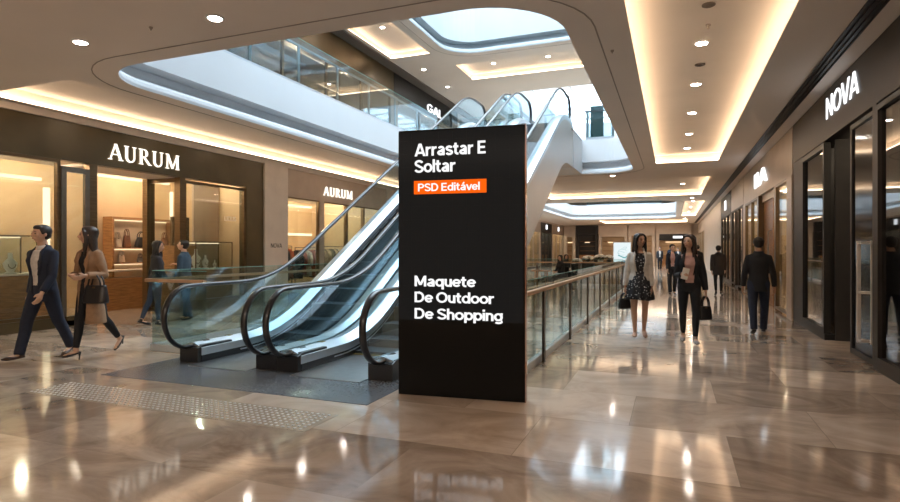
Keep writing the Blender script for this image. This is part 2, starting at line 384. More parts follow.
# ------------------------------------------------------------------ setting
struct(MB().box(-17, 8, YB, YE + .2, -0.3, 0).build('floor', M_floor))
def band(name, h, r, zc, zf, extra=()):
    prof = [(0.0, zc), (-0.01, zc + .05), (0.0, zc + .11), (0.05, zc + .165), (0.18, zc + .19), (.26, zc + .24), (.28, zc + .41), (-.03, zc + .415), (-.03, zf), (.3, zf + .002)] + list(extra)
    rs = [ring_pts(h, o, z, r) for o, z in prof]
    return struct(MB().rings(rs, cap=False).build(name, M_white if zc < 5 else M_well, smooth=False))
TRAYS = []
def tray(h, z, depth=0.24, sides='LRNF', what='', setback=.14, s=.035):
    """recessed ceiling tray with an LED strip lying behind its lip"""
    TRAYS.append((h, 0.0))
    e = setback; x0, x1, y0, y1 = h[0] - e, h[1] + e, h[2] - e, h[3] + e; t = z + depth
    mb = MB(); n = 0
    mb.v += [(x0, y0, z + .004), (x1, y0, z + .004), (x1, y1, z + .004), (x0, y1, z + .004), (x0, y0, t), (x1, y0, t), (x1, y1, t), (x0, y1, t)]
    mb.f += [(0, 1, 5, 4), (1, 2, 6, 5), (2, 3, 7, 6), (3, 0, 4, 7), (4, 5, 6, 7)]
    struct(mb.build('ceiling', M_trayin))
    c = empty('cove_light', ((h[0] + h[1]) / 2, (h[2] + h[3]) / 2, z)); tag(c, what, 'cove light')
    cx, cy = (h[0] + h[1]) / 2, (h[2] + h[3]) / 2
    a = .03
    for sd in sides:
        b = {'L': (x0 + a, x0 + a + s, y0 + .05, y1 - .05), 'R': (x1 - a - s, x1 - a, y0 + .05, y1 - .05),
             'N': (x0 + .05, x1 - .05, y0 + a, y0 + a + s), 'F': (x0 + .05, x1 - .05, y1 - a - s, y1 - a)}[sd]
        MB().box(b[0] - cx, b[1] - cx, b[2] - cy, b[3] - cy, .03, .03 + s).build('light_strip', M_cove, c)
T_R = (-.48, 1.24, -4.0, 18.4)
T_L = (-10.82, -8.75, 6.0, 30.0)
T_2 = (-5.9, 1.24, 22.3, 29.4)
T_3 = (.62, 1.6, 33.0, 47.0)
T_4 = (-6.2, 1.2, 52.5, 57.5)
tray(T_R, ZC, what='long coved ceiling tray glow over the right-hand walkway in front of the dark NOVA shop')
tray(T_L, ZC, sides='LN', what='coved ceiling glow running above the AURUM shop fascias on the left')
tray(T_2, ZC, what='wide ceiling cove glow on the bridge soffit beyond the first opening')
tray(T_3, ZC, what='narrow far ceiling cove glow beside the second ceiling opening on the right')
tray(T_4, ZC, what='farthest ceiling cove glow in front of the end shops')
low = [(h, 0.0) for h, _ in TRAYS]; TRAYS.clear()
U_1 = (-10.4, -8.75, 9.0, 20.0); U_2 = (-8.3, -1.4, 21.7, 23.8)
tray(U_1, ZU, what='upper-storey ceiling cove glow above the left balcony')
tray(U_2, ZU, what='upper-storey ceiling cove glow above the escalator top, beyond the skylight opening')
up = list(TRAYS)
sheet('ceiling', (XL - .02, XR + .02, YB, YE), [(HOLE1, 1.0), (HOLE2, 1.6)] + low, ZC, M_ceil)
sheet('floor', (-17, 8, YB, YE + .1), [(tuple(HOLE1), 1.0), (HOLE2, 1.6)], ZF, M_ufloor)
sheet('ceiling', (-17, 8, YB, YE + .1), [(HOLEA, 1.2), (HOLEB, 1.6)] + up, ZU, M_ceil)
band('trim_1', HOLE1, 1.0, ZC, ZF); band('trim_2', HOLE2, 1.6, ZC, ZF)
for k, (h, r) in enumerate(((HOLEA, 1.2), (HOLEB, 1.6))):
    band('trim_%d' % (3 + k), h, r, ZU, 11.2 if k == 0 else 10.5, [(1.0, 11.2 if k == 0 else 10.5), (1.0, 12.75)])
    g = (h[0] - 1, h[1] + 1, h[2] - 1, h[3] + 1)
    struct(MB().box(*g, 12.78, 12.80).build('window_%d' % (1 + k), G_sky))
    fr = MB(); nx, ny = 4, int((g[3] - g[2]) / 1.9)
    for i in range(nx + 1):
        x = g[0] + (g[1] - g[0]) * i / nx; fr.box(x - .05, x + .05, g[2], g[3], 12.6, 12.77)
    for j in range(ny + 1):
        y = g[2] + (g[3] - g[2]) * j / ny; fr.box(g[0], g[1], y - .05, y + .05, 12.6, 12.77)
    struct(fr.build('window_%d' % (11 + k), M_white))
# shadow groove that follows the opening
for h, r, z in ((HOLE1, 1.0, ZC), (HOLEA, 1.2, ZU), (HOLE2, 1.6, ZC)):
    rs = [ring_pts(h, o, zz, r) for o, zz in ((.33, z - .001), (.33, z - .006), (.347, z - .006), (.347, z - .001), (.33, z - .001))]
    struct(MB().rings(rs, cap=False).build('trim_5', M_line))
# outer shell
struct(MB().box(-17.2, -17, YB, YE, 0, 9.3).build('wall_left', M_warmwall))
struct(MB().box(8, 8.2, YB, YE, 0, 9.3).build('wall_right', M_darkwall))
struct(MB().box(-17.2, 8.2, YB - .2, YB, 0, 9.3).build('wall_back', M_cream))
struct(MB().box(-17.2, 8.2, YE, YE + .2, 0, 9.3).build('wall_far', M_cream))
# slot diffuser beside the right facade
sl = tag(empty('slot_diffuser', (2.02, 22, ZC - .006)), 'long dark slatted air slot in the ceiling along the right-hand shopfronts', 'air vent')
MB().box(-.1, .1, -26, 38, -.004, .0).build('slot', M_dark, sl)
for x in (-.1, -.035, .03, .095): MB().box(x - .006, x + .006, -26, 38, -.022, -.004).build('slat', M_fascd, sl)
struct(MB().box(XL - .02, -10.96, YB, 60, ZC - .14, ZC - .004).build('trim_6', M_cream))

# downlights
def downlight(x, y, z, label, grp=None, r=.075, proto={}):
    if 'p' not in proto:
        t = empty('downlight', (x, y, z))
        prof = [(r + .025, 0), (r + .025, -.012), (r + .004, -.018), (r, -.01), (r, 0)]
        MB().lathe(prof, n=24).build('trim_ring', M_white, t, smooth=False)
        MB().lathe([(r - .001, -.019), (r - .001, -.012)], n=24).build('diffuser', M_down, t)
        proto['p'] = t
    else: t = dup(proto['p'], loc=(x, y, z))
    return tag(t, label, 'ceiling light', grp)
ORD = ['nearest', 'second', 'third', 'fourth', 'fifth', 'sixth', 'seventh', 'eighth', 'ninth']
G1 = 'downlights in the long right-hand ceiling tray'
for i, y in enumerate((2.6, 4.5, 6.45, 8.6, 10.7, 12.9, 15.2, 17.3)):
    downlight(.37, y, ZC + .24, '%s round downlight in the long coved tray over the right-hand walkway' % (ORD[i] if i < 7 else 'farthest'), G1)
for i, y in enumerate((6.45, 8.55, 10.6, 12.7, 14.8, 17.0, 19.2)):
    downlight(-9.3, y, ZC + .24, '%s round downlight in the row above the left AURUM shopfronts' % ORD[i], 'downlights above the left shopfronts')
downlight(-7.0, 4.95, ZC, 'left round downlight of the two on the brown ceiling nearest the camera')
downlight(-4.85, 5.0, ZC, 'right round downlight of the two on the brown ceiling nearest the camera')
for x, y, w in ((-5.2, 20.9, 'left'), (-2.0, 20.8, 'right')): downlight(x, y, ZC, '%s downlight in the soffit just beyond the first ceiling opening' % w)
for i, y in enumerate((24.0, 26.5)): downlight(.4, y, ZC + .24, '%s downlight in the wide coved soffit beyond the long right-hand tray' % ('near', 'far')[i])
for i, y in enumerate((31.0, 36, 41, 46, 51)): downlight(1.1 if 33 < y < 47 else .9, y, ZC + (.24 if 33 < y < 47 else 0), '%s downlight in the distant row along the right-hand walkway ceiling' % ORD[i], 'distant walkway downlights')
for i, (x, y) in enumerate(((-9.5, 14.2), (-9.5, 17.6))): downlight(x, y, ZU + .24, '%s downlight in the small upper-storey tray at left' % ('near', 'far')[i])
for i, (x, y, w) in enumerate(((-9.75, 21.7, 'first downlight on the upper-storey ceiling past the small tray'), (-9.75, 24.4, 'last downlight on the upper-storey ceiling above the escalator tops'),
                               (-7.0, 22.7, 'left downlight inside the large upper-storey tray'), (-4.7, 22.7, 'right downlight inside the large upper-storey tray'))):
    downlight(x, y, ZU + (.24 if i > 1 else 0), w)
def ceiling_bit(name, x, y, z, r, label, cat, dark=False, neck=.03):
    t = tag(empty(name, (x, y, z)), label, cat)
    MB().lathe([(r, 0), (r, -.012), (r * .8, -.02)], n=20).build('base', M_groove if dark else M_line, t)
    MB().lathe([(r * .45, -.02), (r * .4, -.02 - neck), (r * .2, -.03 - neck)], n=16).build('head', M_groove if dark else M_line, t)
ceiling_bit('speaker_grille', .39, 9.6, ZC + .24, .075, 'round grey speaker grille between two downlights of the right-hand ceiling tray', 'speaker', True, .005)
ceiling_bit('speaker_grille', .39, 7.3, ZC + .24, .075, 'round grey speaker grille at the top edge of the right-hand ceiling tray', 'speaker', True, .005)
ceiling_bit('sprinkler', .42, 7.95, ZC + .24, .03, 'small sprinkler head in the right-hand ceiling tray', 'sprinkler')
ceiling_bit('sprinkler', -5.77, 4.94, ZC, .022, 'small sprinkler head on the brown ceiling between the two nearest downlights', 'sprinkler', False, .012)
ceiling_bit('sprinkler', -.75, 7.76, ZC, .022, 'small sprinkler head beside the right edge of the first ceiling opening', 'sprinkler', False, .012)

# ------------------------------------------------------------------ escalators
TAN = math.tan(PI / 6); Y0 = 7.45; Y1 = Y0 + ZF / TAN
def zs(y, y0=Y0, y1=Y1, hw=.75):
    def ramp(t): return 0 if t < -hw else (t if t > hw else (t + hw) ** 2 / (4 * hw))
    return TAN * (ramp(y - y0) - ramp(y - y1))
def frange(a, b, n): return [a + (b - a) * i / n for i in range(n + 1)]
YB0, YT0 = 5.78, 18.15
def sweep(prof, ys, zfun=zs):
    return MB().rings([[(x, y, zfun(y) + dz) for x, dz in prof] for y in ys])
mat_comb = mat("yellow_comb", (0.35, 0.27, 0.07), 0.4, 0.3)
def escalator(xa, xb, label):
    """xa / xb: centre lines of the two handrails; everything local to (xm, 5.8, 0)"""
    xm = (xa + xb) / 2; t = tag(empty('escalator', (xm, YB0, 0)), label, 'escalator', 'pair of escalators')
    hx = (xb - xa) / 2; hw = hx - .17
    L = lambda ys: [y - YB0 for y in ys]
    zl = lambda y: zs(y + YB0)
    ys = L(frange(YB0, YT0, 90))
    # steps
    k = 0; y = 7.05 - YB0
    while y + YB0 < 17.3:
        z = zl(y + .2); mb = MB()
        mb.box(-hw, hw, y, y + .40, z - .025, z); mb.box(-hw, hw, y - .004, y + .02, z - .26, z - .025)
        mb.build('step', M_step, t); y += .4
    MB().box(-hw, hw, 5.55 - YB0, 7.05 - YB0, .0, .012).build('floor_plate', M_steel, t)
    MB().box(-hw, hw, 7.0 - YB0, 7.06 - YB0, .012, .02).build('comb', mat_comb, t)
    MB().box(-hw, hw, 17.32 - YB0, YT0 + .75 - YB0, ZF - .03, ZF + .008).build('floor_plate', M_steel, t)
    for s, x in ((-1, -hx), (1, hx)):
        ww = .135 if s * x > 0 else .135
        # deck and skirt
        dz = lambda y: zl(y)
        sweep([(x - s * .17, -.12), (x - s * .17, .10), (x - s * .15, .10), (x - s * .15, -.12)], ys, zl).build('skirt_panel', M_black, t)
        sweep([(x - s * .17, .10), (x - s * .17, .20), (x - s * .02, .265), (x + s * .02, .265), (x + s * .135, .235), (x + s * .135, .10)], ys, zl).build('deck', M_alu, t)
        sweep([(x - s * .176, .06), (x - s * .176, .075), (x - s * .17, .075), (x - s * .17, .06)], L(frange(6.5, 17.6, 60)), zl).build('light_line', M_alu, t)
        # newel base box
        mb = MB(); mb.prism([(5.72 - YB0, .0), (5.72 - YB0, .20), (5.82 - YB0, .235), (6.35 - YB0, .23), (6.35 - YB0, 0)], x - .16, x + .16)
        mb.build('newel_base', M_black, t, bevel=.01)
        MB().box(x - s * .165 - .002, x - s * .165 + .002, 6.05 - YB0, 6.18 - YB0, .12, .15).build('warning_lamp', M_signc, t)
        MB().box(x - .05, x + .03, 6.42 - YB0, 6.50 - YB0, .262, .268).build('warning_label', mat_comb, t)
        # handrail with newel returns, drawn in the y-z plane
        hr = []
        r = .40; zc = .62; yc = 5.72
        hr.append((6.05, .25))
        for a in [j * 11 for j in range(0, 17)]:
            th = math.radians(-100 - a + 0)
            hr.append((yc + (r * .98) * math.cos(th), zc + (r * 1.02) * math.sin(th)))
        hr += [(yy, zs(yy) + 1.03) for yy in frange(5.85, 18.0, 70)]
        yc2 = 18.12; zc2 = ZF + .62
        for a in range(0, 17):
            th = math.radians(90 - a * 11)
            hr.append((yc2 + .4 * math.cos(th), zc2 + .41 * math.sin(th)))
        pts = [(x, a - YB0, b) for a, b in hr]
        MB().tube(pts, .045, n=10, flat=.62, up=(1, 0, 0)).build('handrail', M_black, t, smooth=True)
        # balustrade glass: strip between deck and handrail
        out = hr[1:-1]
        lo = []
        for a, b in out: lo.append((min(max(a, 5.85), 18.1), zs(min(max(a, 5.85), 18.1)) + .24))
        mb = MB()
        n0 = len(out)
        rs = []
        for (a, b), (c, d) in zip(out, lo):
            rs.append([(x - .006, a - YB0, b - .02 if b > zs(a) + .6 else b), (x + .006, a - YB0, b - .02 if b > zs(a) + .6 else b), (x + .006, c - YB0, d), (x - .006, c - YB0, d)])
        mb.rings(rs).build('balustrade_glass', G_blue, t)
        # outer cladding
        xo = x + s * .135
        lo = lambda y: max(-.02, zs(y) - (1.05 if y < 16.0 else 1.05))
        rs = []
        for yy in frange(YB0 + .1, 18.3, 90):
            zb = 0.0 if zs(yy) - 1.2 < 0 else zs(yy) - 1.2
            rs.append([(xo - s * .02, yy - YB0, zb), (xo, yy - YB0, zb), (xo, yy - YB0, zs(yy) + .10), (xo - s * .02, yy - YB0, zs(yy) + .10)])
        MB().rings(rs).build('cladding', M_clad, t)
    rs = []
    for yy in frange(8.9, 18.3, 60):
        zb = max(0.0, zs(yy) - 1.2)
        rs.append([(-hx - .12, yy - YB0, zb), (hx + .12, yy - YB0, zb), (hx + .12, yy - YB0, zb + .03), (-hx - .12, yy - YB0, zb + .03)])
    MB().rings(rs).build('truss_soffit', M_clad, t)
    return t

escalator(-6.0, -4.73, 'left escalator of the pair, its lower end beside the free-standing glass railing')
escalator(-4.41, -3.12, 'right escalator of the pair, its lower end partly behind the black totem')
struct(MB().box(-6.2, -2.96, 18.28, 20.2, ZC, ZF - .035).build('floor', M_white))
struct(MB().box(-6.2, -2.96, 18.0, 20.2, ZF - .034, ZF + .004).build('floor', M_ufloor))
struct(MB().box(-6.4, -2.75, 4.78, 7.1, -.02, .005).build('floor', M_granite))
# tactile strip
tp = tag(empty('tactile_strip', (-4.6, 4.15, 0)), 'strip of small pale studs set in the marble in front of the escalators', 'tactile paving')
mb = MB()
for i in range(58):
    for j in range(8):
        cx, cy = -1.72 + i * .06, -.21 + j * .06
        mb.lathe([(.016, 0.002), (.014, .007), (.006, .0085)], cx, cy, n=6)
sd = mb.build('studs', mat('stud_metal', (0.62, 0.6, 0.58), 0.3, 0.3), tp); sd['kind'] = 'stuff'
MB().box(-1.77, 1.77, -.26, .26, .0, .0025).build('plate', mat('tactile_base', (0.36, 0.29, 0.225), 0.18), tp)

M_rpost = mat('dark_bronze_post', (0.11, 0.085, 0.065), 0.35, 0.6, var=0.06)
G_rail = glass('grey_green_rail_glass', (0.78, 0.86, 0.84), 0.04)
# ------------------------------------------------------------------ railings
def railing(name, pts, z, label, hz=1.0, post=2.1, mpost=None, rail=None, pr=None, rail_off=0.0, gl=None, shift=None):
    """glass balustrade along a polyline of (x,y): posts, base channel, glass per run, wooden handrail"""
    t = tag(empty(name, (pts[0][0], pts[0][1], z)), label, 'railing')
    o = Vector((pts[0][0], pts[0][1], 0))
    for a, b in zip(pts[:-1], pts[1:]):
        A = Vector((*a, 0)) - o; B = Vector((*b, 0)) - o; d = B - A; L = d.length; u = d.normalized(); n = Vector((-u.y, u.x, 0))
        def slab(name, s0, s1, w0, w1, z0, z1, m):
            P = [A + u * s0 + n * w0, A + u * s1 + n * w0, A + u * s1 + n * w1, A + u * s0 + n * w1]
            return MB().rings([[(p.x, p.y, z0) for p in P], [(p.x, p.y, z1) for p in P]]).build(name, m, t)
        slab('base_channel', 0, L, -.035, .035, 0, .10, M_alu)
        k = max(1, round(L / post))
        for i in range(k):
            s0 = L * i / k + .015; s1 = L * (i + 1) / k - .015
            slab('pane', s0, s1, -.006, .006, .08, hz + .15, gl or G_green)
            slab('top_edge', s0, s1, -.0062, .0062, hz + .15, hz + .158, G_edge)
        if pr != 0:
            for s in ([min(max(L * i / k, .04), L - .04) for i in range(k + 1)] if shift is None else [shift + i * post for i in range(int((L - shift) / post) + 1)]):
                q = A + u * s - n * .05
                slab('post', s - .045, s + .045, -.085 + rail_off * 0, -.055, 0, hz, mpost or M_post)
        slab('handrail', -.03, L + .03, -.10, -.04, hz - .01, hz + .035, rail or M_railwood)
    return t
railing('glass_railing', [(-1.68, 6.35), (-1.68, 43.0)], 0, 'long glass railing with wooden handrail running beside the women on the walkway', hz=.97, post=2.1, shift=1.15, mpost=M_rpost, gl=G_rail)
railing('glass_railing', [(-7.27, 14.8), (-7.27, 6.24), (-6.2, 6.24)], 0, 'glass corner railing with wooden handrail to the left of the escalators', hz=1.04, post=2.9, pr=0)
railing('glass_railing', [(-7.2, 24.0), (-1.86, 24.0)], 0, 'far cross railing closing the escalator bay in front of the kiosk', hz=.97)
railing('balcony_railing', [(-8.25, 19.6), (-8.25, 6.2)], ZF, 'upper-storey glass balcony railing above the white slab edge at left', hz=1.02, post=1.6, mpost=M_steel, rail=M_steel, gl=G_blue)
railing('balcony_railing', [(-1.9, 20.25), (-2.85, 20.25)], ZF, 'short upper-storey glass railing to the right of the escalator top', hz=1.02, post=1.0, mpost=M_steel, rail=M_dark, gl=G_blue)
railing('balcony_railing', [(-6.35, 20.25), (-7.6, 20.25)], ZF, 'short upper-storey glass railing to the left of the escalator top', hz=1.02, post=1.3, mpost=M_steel, rail=M_steel, gl=G_blue)
railing('balcony_railing', [(-.9, 50.2), (-7.0, 50.2)], ZF, 'far upper-storey railing on the white band over the second opening', hz=1.02, mpost=M_steel, rail=M_dark, gl=G_blue)
railing('balcony_railing', [(-.8, 20.65), (-7.0, 20.65)], 11.2, 'topmost glass railing under the skylight', hz=1.02, mpost=M_steel, rail=M_steel, gl=G_blue)

# ------------------------------------------------------------------ totem
pl = Vector((-2.66, 5.27, 0)); pr_ = Vector((-1.346, 5.42, 0)); pu = (pr_ - pl).normalized(); pw = (pr_ - pl).length
tt = tag(empty('advertising_totem', ((pl + pr_) / 2)), 'tall black advertising totem with white lettering and an orange label standing by the escalators', 'advertising totem')
tt.rotation_euler = (0, 0, math.atan2(pu.y, pu.x)); HT = 2.74
MB().box(-pw / 2, pw / 2, .012, .12, 0, HT).build('housing', M_panel, tt, bevel=.004)
MB().box(-pw / 2 + .004, pw / 2 - .022, 0, .014, .78, HT - .02).build('screen', M_screen, tt)
MB().box(-pw / 2 + .004, pw / 2 - .022, 0.002, .014, .03, .775).build('lower_panel', M_panel, tt)
MB().box(pw / 2 - .003, pw / 2 + .003, .004, .122, 0.0, HT).build('side_edge', M_copper, tt)
gm = MB()
for i in range(1, 9): x = -pw / 2 + i * .146; gm.box(x - .001, x + .001, -.0006, 0, .8, HT - .03)
for i in range(14): z = .86 + i * .136; gm.box(-pw / 2 + .01, pw / 2 - .03, -.0006, 0, z - .001, z + .001)
gm.build('screen_grid', mat('screen_grid_lines', (0.0085, 0.0085, 0.009), 0.5, var=0, spec=.1), tt)
cs, sn = math.cos(YAW), math.sin(YAW)
def on_panel(px, py):
    dirv = Vector((cs * (px - 450) / 565 - sn, sn * (px - 450) / 565 + cs, (250.5 - py) / 565)); n = Vector((-pu.y, pu.x, 0)); c = Vector((0, 0, 1.5))
    s = (pl - c).dot(n) / dirv.dot(n); p = c + dirv * s
    return (p - (pl + pr_) / 2).dot(pu), p.z
for body, xl, xr, yt, yb in (('Arrastar E', 414.7, 485.7, 144.4, 156.9), ('Soltar', 414.7, 455.4, 160.8, 173.3), ('Maquete', 414.7, 476, 276, 286.6),
                             ('De Outdoor', 414.7, 494, 292, 302.5), ('De Shopping', 414.7, 503, 308.3, 318.9)):
    u0, z0 = on_panel(xl, yb); u1, _ = on_panel(xr, yb); _, z1 = on_panel(xl, yt)
    letters('lettering', grotesque(body, .19), (u0, -.001, z0), (1, 0, 0), (0, 0, 1), u1 - u0, z1 - z0, .003, M_txt, tt, 1.0)
u0, z0 = on_panel(414, 194.8); u1, _ = on_panel(486.5, 192); _, z1 = on_panel(414, 181.5)
lb = MB().box(u0, u1, -.003, 0, z0, z1).build('orange_label', M_orange, tt); 
a0, b0 = on_panel(418.2, 191.9); a1, _ = on_panel(479.8, 190); _, b1 = on_panel(418.2, 184.2)
letters('lettering', grotesque('PSD Edit\u00e1vel', .17), (a0, -.0035, b0), (1, 0, 0), (0, 0, 1), a1 - a0, b1 - b0, .003, M_txt, lb, 1.0)
# ------------------------------------------------------------------ shopfronts
def boxp(name, m, parent, *b, bevel=0.0):
    o = parent.location
    return MB().box(b[0] - o.x, b[1] - o.x, b[2] - o.y, b[3] - o.y, b[4] - o.z, b[5] - o.z).build(name, m, parent, bevel=bevel)
def frame(name, m, parent, x0, x1, y0, y1, z0, z1, w=.05):
    """rectangular frame in the y-z plane"""
    o = parent.location; mb = MB(); a, b, c, d = y0 - o.y, y1 - o.y, z0 - o.z, z1 - o.z; p, q = x0 - o.x, x1 - o.x
    mb.box(p, q, a, a + w, c, d).box(p, q, b - w, b, c, d).box(p, q, a + w, b - w, c, c + w).box(p, q, a + w, b - w, d - w, d)
    return mb.build(name, m, parent)
def window(parent, X, y0, y1, z0, z1, fm, gm, side, w=.06):
    f = frame('window_frame', fm, parent, X - .05, X + .05, y0, y1, z0, z1, w)
    o = parent.location
    MB().box(X - .006 - o.x, X + .006 - o.x, y0 + w - o.y, y1 - w - o.y, z0 + w - o.z, z1 - w - o.z).build('pane', gm, f)
    return f
def interior(parent, xf, xb, y0, y1, zc, wm, cm, floor=None):
    """shop room behind a front: back wall, two side walls and its ceiling"""
    o = parent.location; s = 1 if xb > xf else -1
    mb = MB(); mb.box(xb - o.x, xb + s * .08 - o.x, y0 - o.y, y1 - o.y, 0, zc).box(xf - o.x, xb - o.x, y0 - o.y, y0 + .06 - o.y, 0, zc).box(xf - o.x, xb - o.x, y1 - .06 - o.y, y1 - o.y, 0, zc)
    mb.build('interior_wall', wm, parent)
    MB().box(xf - o.x, xb - o.x, y0 - o.y, y1 - o.y, zc, zc + .05).build('interior_ceiling', cm, parent)
def spots(parent, pts, z, m=None, pw=20):
    o = parent.location
    for x, y in pts: lamp('POINT', 'shop_fill_lamp', (x, y, z - .07), pw, (1, .80, .56), .05)  # point light added under each spot disc to brighten the interior
    for x, y in pts: MB().lathe([(.055, z - .012), (.055, z)], x - o.x, y - o.y, n=12).build('spotlight', m or M_shopl, parent)
M_bust = mat('white_velvet', (.8, .75, .68), .6, var=.02)
# --- left: jewellery and bag boutique
s1 = tag(empty('shopfront', (XL, 5.6, 0)), 'bronze boutique front with the large AURUM sign and lit displays at the left', 'shopfront')
boxp('fascia', M_fasc, s1, XL - .14, XL + .04, YB, 13.2, 3.25, ZC - .11)
boxp('soffit', M_trayin, s1, -12.1, XL - .14, 8.13, 10.3, 3.25, 3.31)
boxp('plinth', M_fasc, s1, XL - .08, XL + .06, YB, 7.98, 0, .2); boxp('plinth', M_fasc, s1, XL - .08, XL + .06, 10.36, 12.5, 0, .2)
boxp('pilaster', M_fasc, s1, XL - .2, XL + .05, 12.5, 13.2, 0, 3.25)
for y0, y1 in ((YB, -1), (-1, 3.2), (3.2, 7.4)): window(s1, XL - .02, y0, y1, .2, 3.25, M_bronze, G_clear, 1)
dr = frame('door', M_post, s1, XL - .01, XL + .06, 7.4, 7.97, .02, 3.13, .1); MB().box(.02, .03, 1.9, 2.27, .12, 3.03).build('pane', G_clear, dr)
boxp('column', M_bronze, s1, XL - .12, XL + .06, 7.97, 8.13, 0, 3.25); boxp('column', M_bronze, s1, XL - .12, XL + .06, 10.22, 10.38, 0, 3.25)
boxp('column', M_bronze, s1, -12.2, -12.04, 10.2, 10.42, 0, 3.25)
f = MB().box(-1.0, -.12, 4.68, 4.74, 3.15, 3.25).box(-1.0, -.12, 4.68, 4.74, 0, .08).build('window_frame', M_bronze, s1); MB().box(-1.0, -.12, 4.705, 4.717, .08, 3.15).build('pane', G_clear, f)
window(s1, XL - .02, 10.38, 12.5, .2, 3.2, M_bronze, G_clear, 1)
interior(s1, XL - .2, -14.5, YB + .1, 13.2, 3.62, M_warmwall, M_cream)
# letters are laid in local space of the shopfront
def side_sign(parent, me, y0, y1, z, cap, X, side, m, depth=.03):
    o = parent.location
    org = (X - o.x, y0 - o.y, z - o.z); ux = (0, 1, 0) if side < 0 else (0, -1, 0)
    me2 = me
    return letters('sign_letters', me2, org, ux, (0, 0, 1), abs(y1 - y0), cap, depth, m, parent, 1.0)
side_sign(s1, serifword('AURUM'), 8.37, 10.2, 3.41, .34, XL + .045, -1, M_sign)
boxp('light_panel', M_strip, s1, -14.5, -14.47, 9.3, 9.46, 0.1, 3.05); boxp('light_panel', M_strip, s1, -14.5, -14.46, 6.0, 9.25, 3.2, 3.28)
boxp('light_panel', M_strip, s1, -14.55, -14.42, 13.09, 13.14, .2, 3.3); boxp('light_panel', M_strip, s1, -14.5, -14.4, 10.2, 13.0, 3.5, 3.56)
boxp('light_panel', M_strip, s1, -14.5, -14.46, 1.0, 5.6, 3.2, 3.28)
boxp('display_backdrop', M_tan, s1, -12.62, -12.56, 12.15, 13.1, 0, 3.4)
spots(s1, [(-11.8, 4.6), (-11.9, 6.5), (-12.6, 7.1), (-11.7, 8.9), (-11.7, 9.8), (-12.8, 9.0), (-11.9, 11.6), (-13.6, 11.5), (-13.2, 5.2), (-12.2, 2.6), (-12.6, 12.4), (-13.5, 8.2)], 3.62)
MBn = MB()
me = grotesque('LIOUS', .12); letters('window_lettering', me, (-.06 + .07, 11.72 - 5.6, 2.28), (0, 1, 0), (0, 0, 1), .42, .12, .004, M_bust, s1, 1.0)
# niche with shelves
nic = tag(empty('shelf_niche', (-14.44, 11.9, .55)), 'lit wood-framed wall niche with three shelves at the back of the AURUM boutique', 'shelving')
MB().box(-.02, 0, -1.0, 1.0, 0, 1.8).build('back_panel', mat('niche_back', (0.8, 0.66, 0.5), .5, var=.01), nic)
fm = MB().box(0, .36, -1.06, -1.0, -.06, 1.86).box(0, .36, 1.0, 1.06, -.06, 1.86).box(0, .36, -1.0, 1.0, 1.8, 1.86).box(0, .36, -1.0, 1.0, -.06, 0); fm.build('frame', M_wood, nic)
for z in (.6, 1.02): MB().box(0, .34, -1.0, 1.0, z - .035, z).build('shelf', M_wood, nic)
for z in (.565, .985, 1.80): MB().box(.02, .05, -.98, .98, z - .02, z - .002).build('shelf_light', M_strip, nic)
BAGN = {}
def bag_mesh(w, h, d, col, label, loc, rz=0, grp=None, handle=.5, taper=.8, hh=None):
    t = tag(empty('handbag', loc, rz), label, 'handbag', grp); hh = hh or h * .55
    m = MATS.get(col) or M_black
    mb = MB(); rs = []
    for k in range(9):
        z = h * k / 8; f = 1 - (1 - taper) * (k / 8) ** 1.5; g = 1 - .55 * (k / 8) ** 1.3
        if k == 0: f *= .94; g *= .9
        rr = [(w / 2 * f * (abs(math.cos(a)) ** .5) * (1 if math.cos(a) >= 0 else -1), d / 2 * g * (abs(math.sin(a)) ** .6) * (1 if math.sin(a) >= 0 else -1), z) for a in [2 * PI * j / 20 for j in range(20)]]
        rs.append(rr)
    mb.rings(rs).build('bag_body', m, t, smooth=True)
    for s in (-1, 1):
        pts = [(w * .27 * math.cos(a), s * d * .2, h * .97 + hh * math.sin(a)) for a in [PI * j / 12 for j in range(13)]]
        MB().tube(pts, .011, n=6).build('handle', m, t, smooth=True)
    MB().box(-.02, .02, -d * .26 - .006, -d * .2, h * .84, h * .93).build('clasp', M_bronze, t)
    return t
mat('black_leather', (.015, .014, .016), .35, var=.2, bump=.1); mat('brown_leather', (.22, .10, .055), .4, var=.15); mat('cream_leather', (.6, .5, .4), .4, var=.1); mat('grey_leather', (.22, .2, .19), .4, var=.1)
bag_mesh(.44, .30, .2, 'black_leather', 'dark arched handbag at the middle of the top niche shelf in AURUM', (-14.26, 11.9, 1.571), PI / 2, 'bags on the niche shelves', taper=.62)
bag_mesh(.22, .34, .14, 'brown_leather', 'reddish-brown upright bag left on the top niche shelf in AURUM', (-14.26, 11.42, 1.571), PI / 2, 'bags on the niche shelves')
bag_mesh(.20, .28, .14, 'cream_leather', 'small cream bag at the far left of the top niche shelf in AURUM', (-14.26, 11.14, 1.571), PI / 2, 'bags on the niche shelves')
bag_mesh(.24, .30, .14, 'brown_leather', 'brown bag at the right end of the top niche shelf in AURUM', (-14.26, 12.68, 1.571), PI / 2, 'bags on the niche shelves')
bag_mesh(.20, .22, .12, 'cream_leather', 'pale bag at left on the middle niche shelf in AURUM', (-14.26, 11.25, 1.151), PI / 2, 'bags on the niche shelves')
bag_mesh(.18, .16, .12, 'grey_leather', 'small dark grey bag at the middle of the middle niche shelf in AURUM', (-14.26, 11.85, 1.151), PI / 2, 'bags on the niche shelves')
bag_mesh(.18, .15, .12, 'black_leather', 'small black bag at right on the middle niche shelf in AURUM', (-14.26, 12.3, 1.151), PI / 2, 'bags on the niche shelves')
mr = tag(empty('framed_mirror', (-12.5, 11.35, 1.62)), 'small bronze framed mirror standing above the counter behind the right AURUM window', 'mirror')
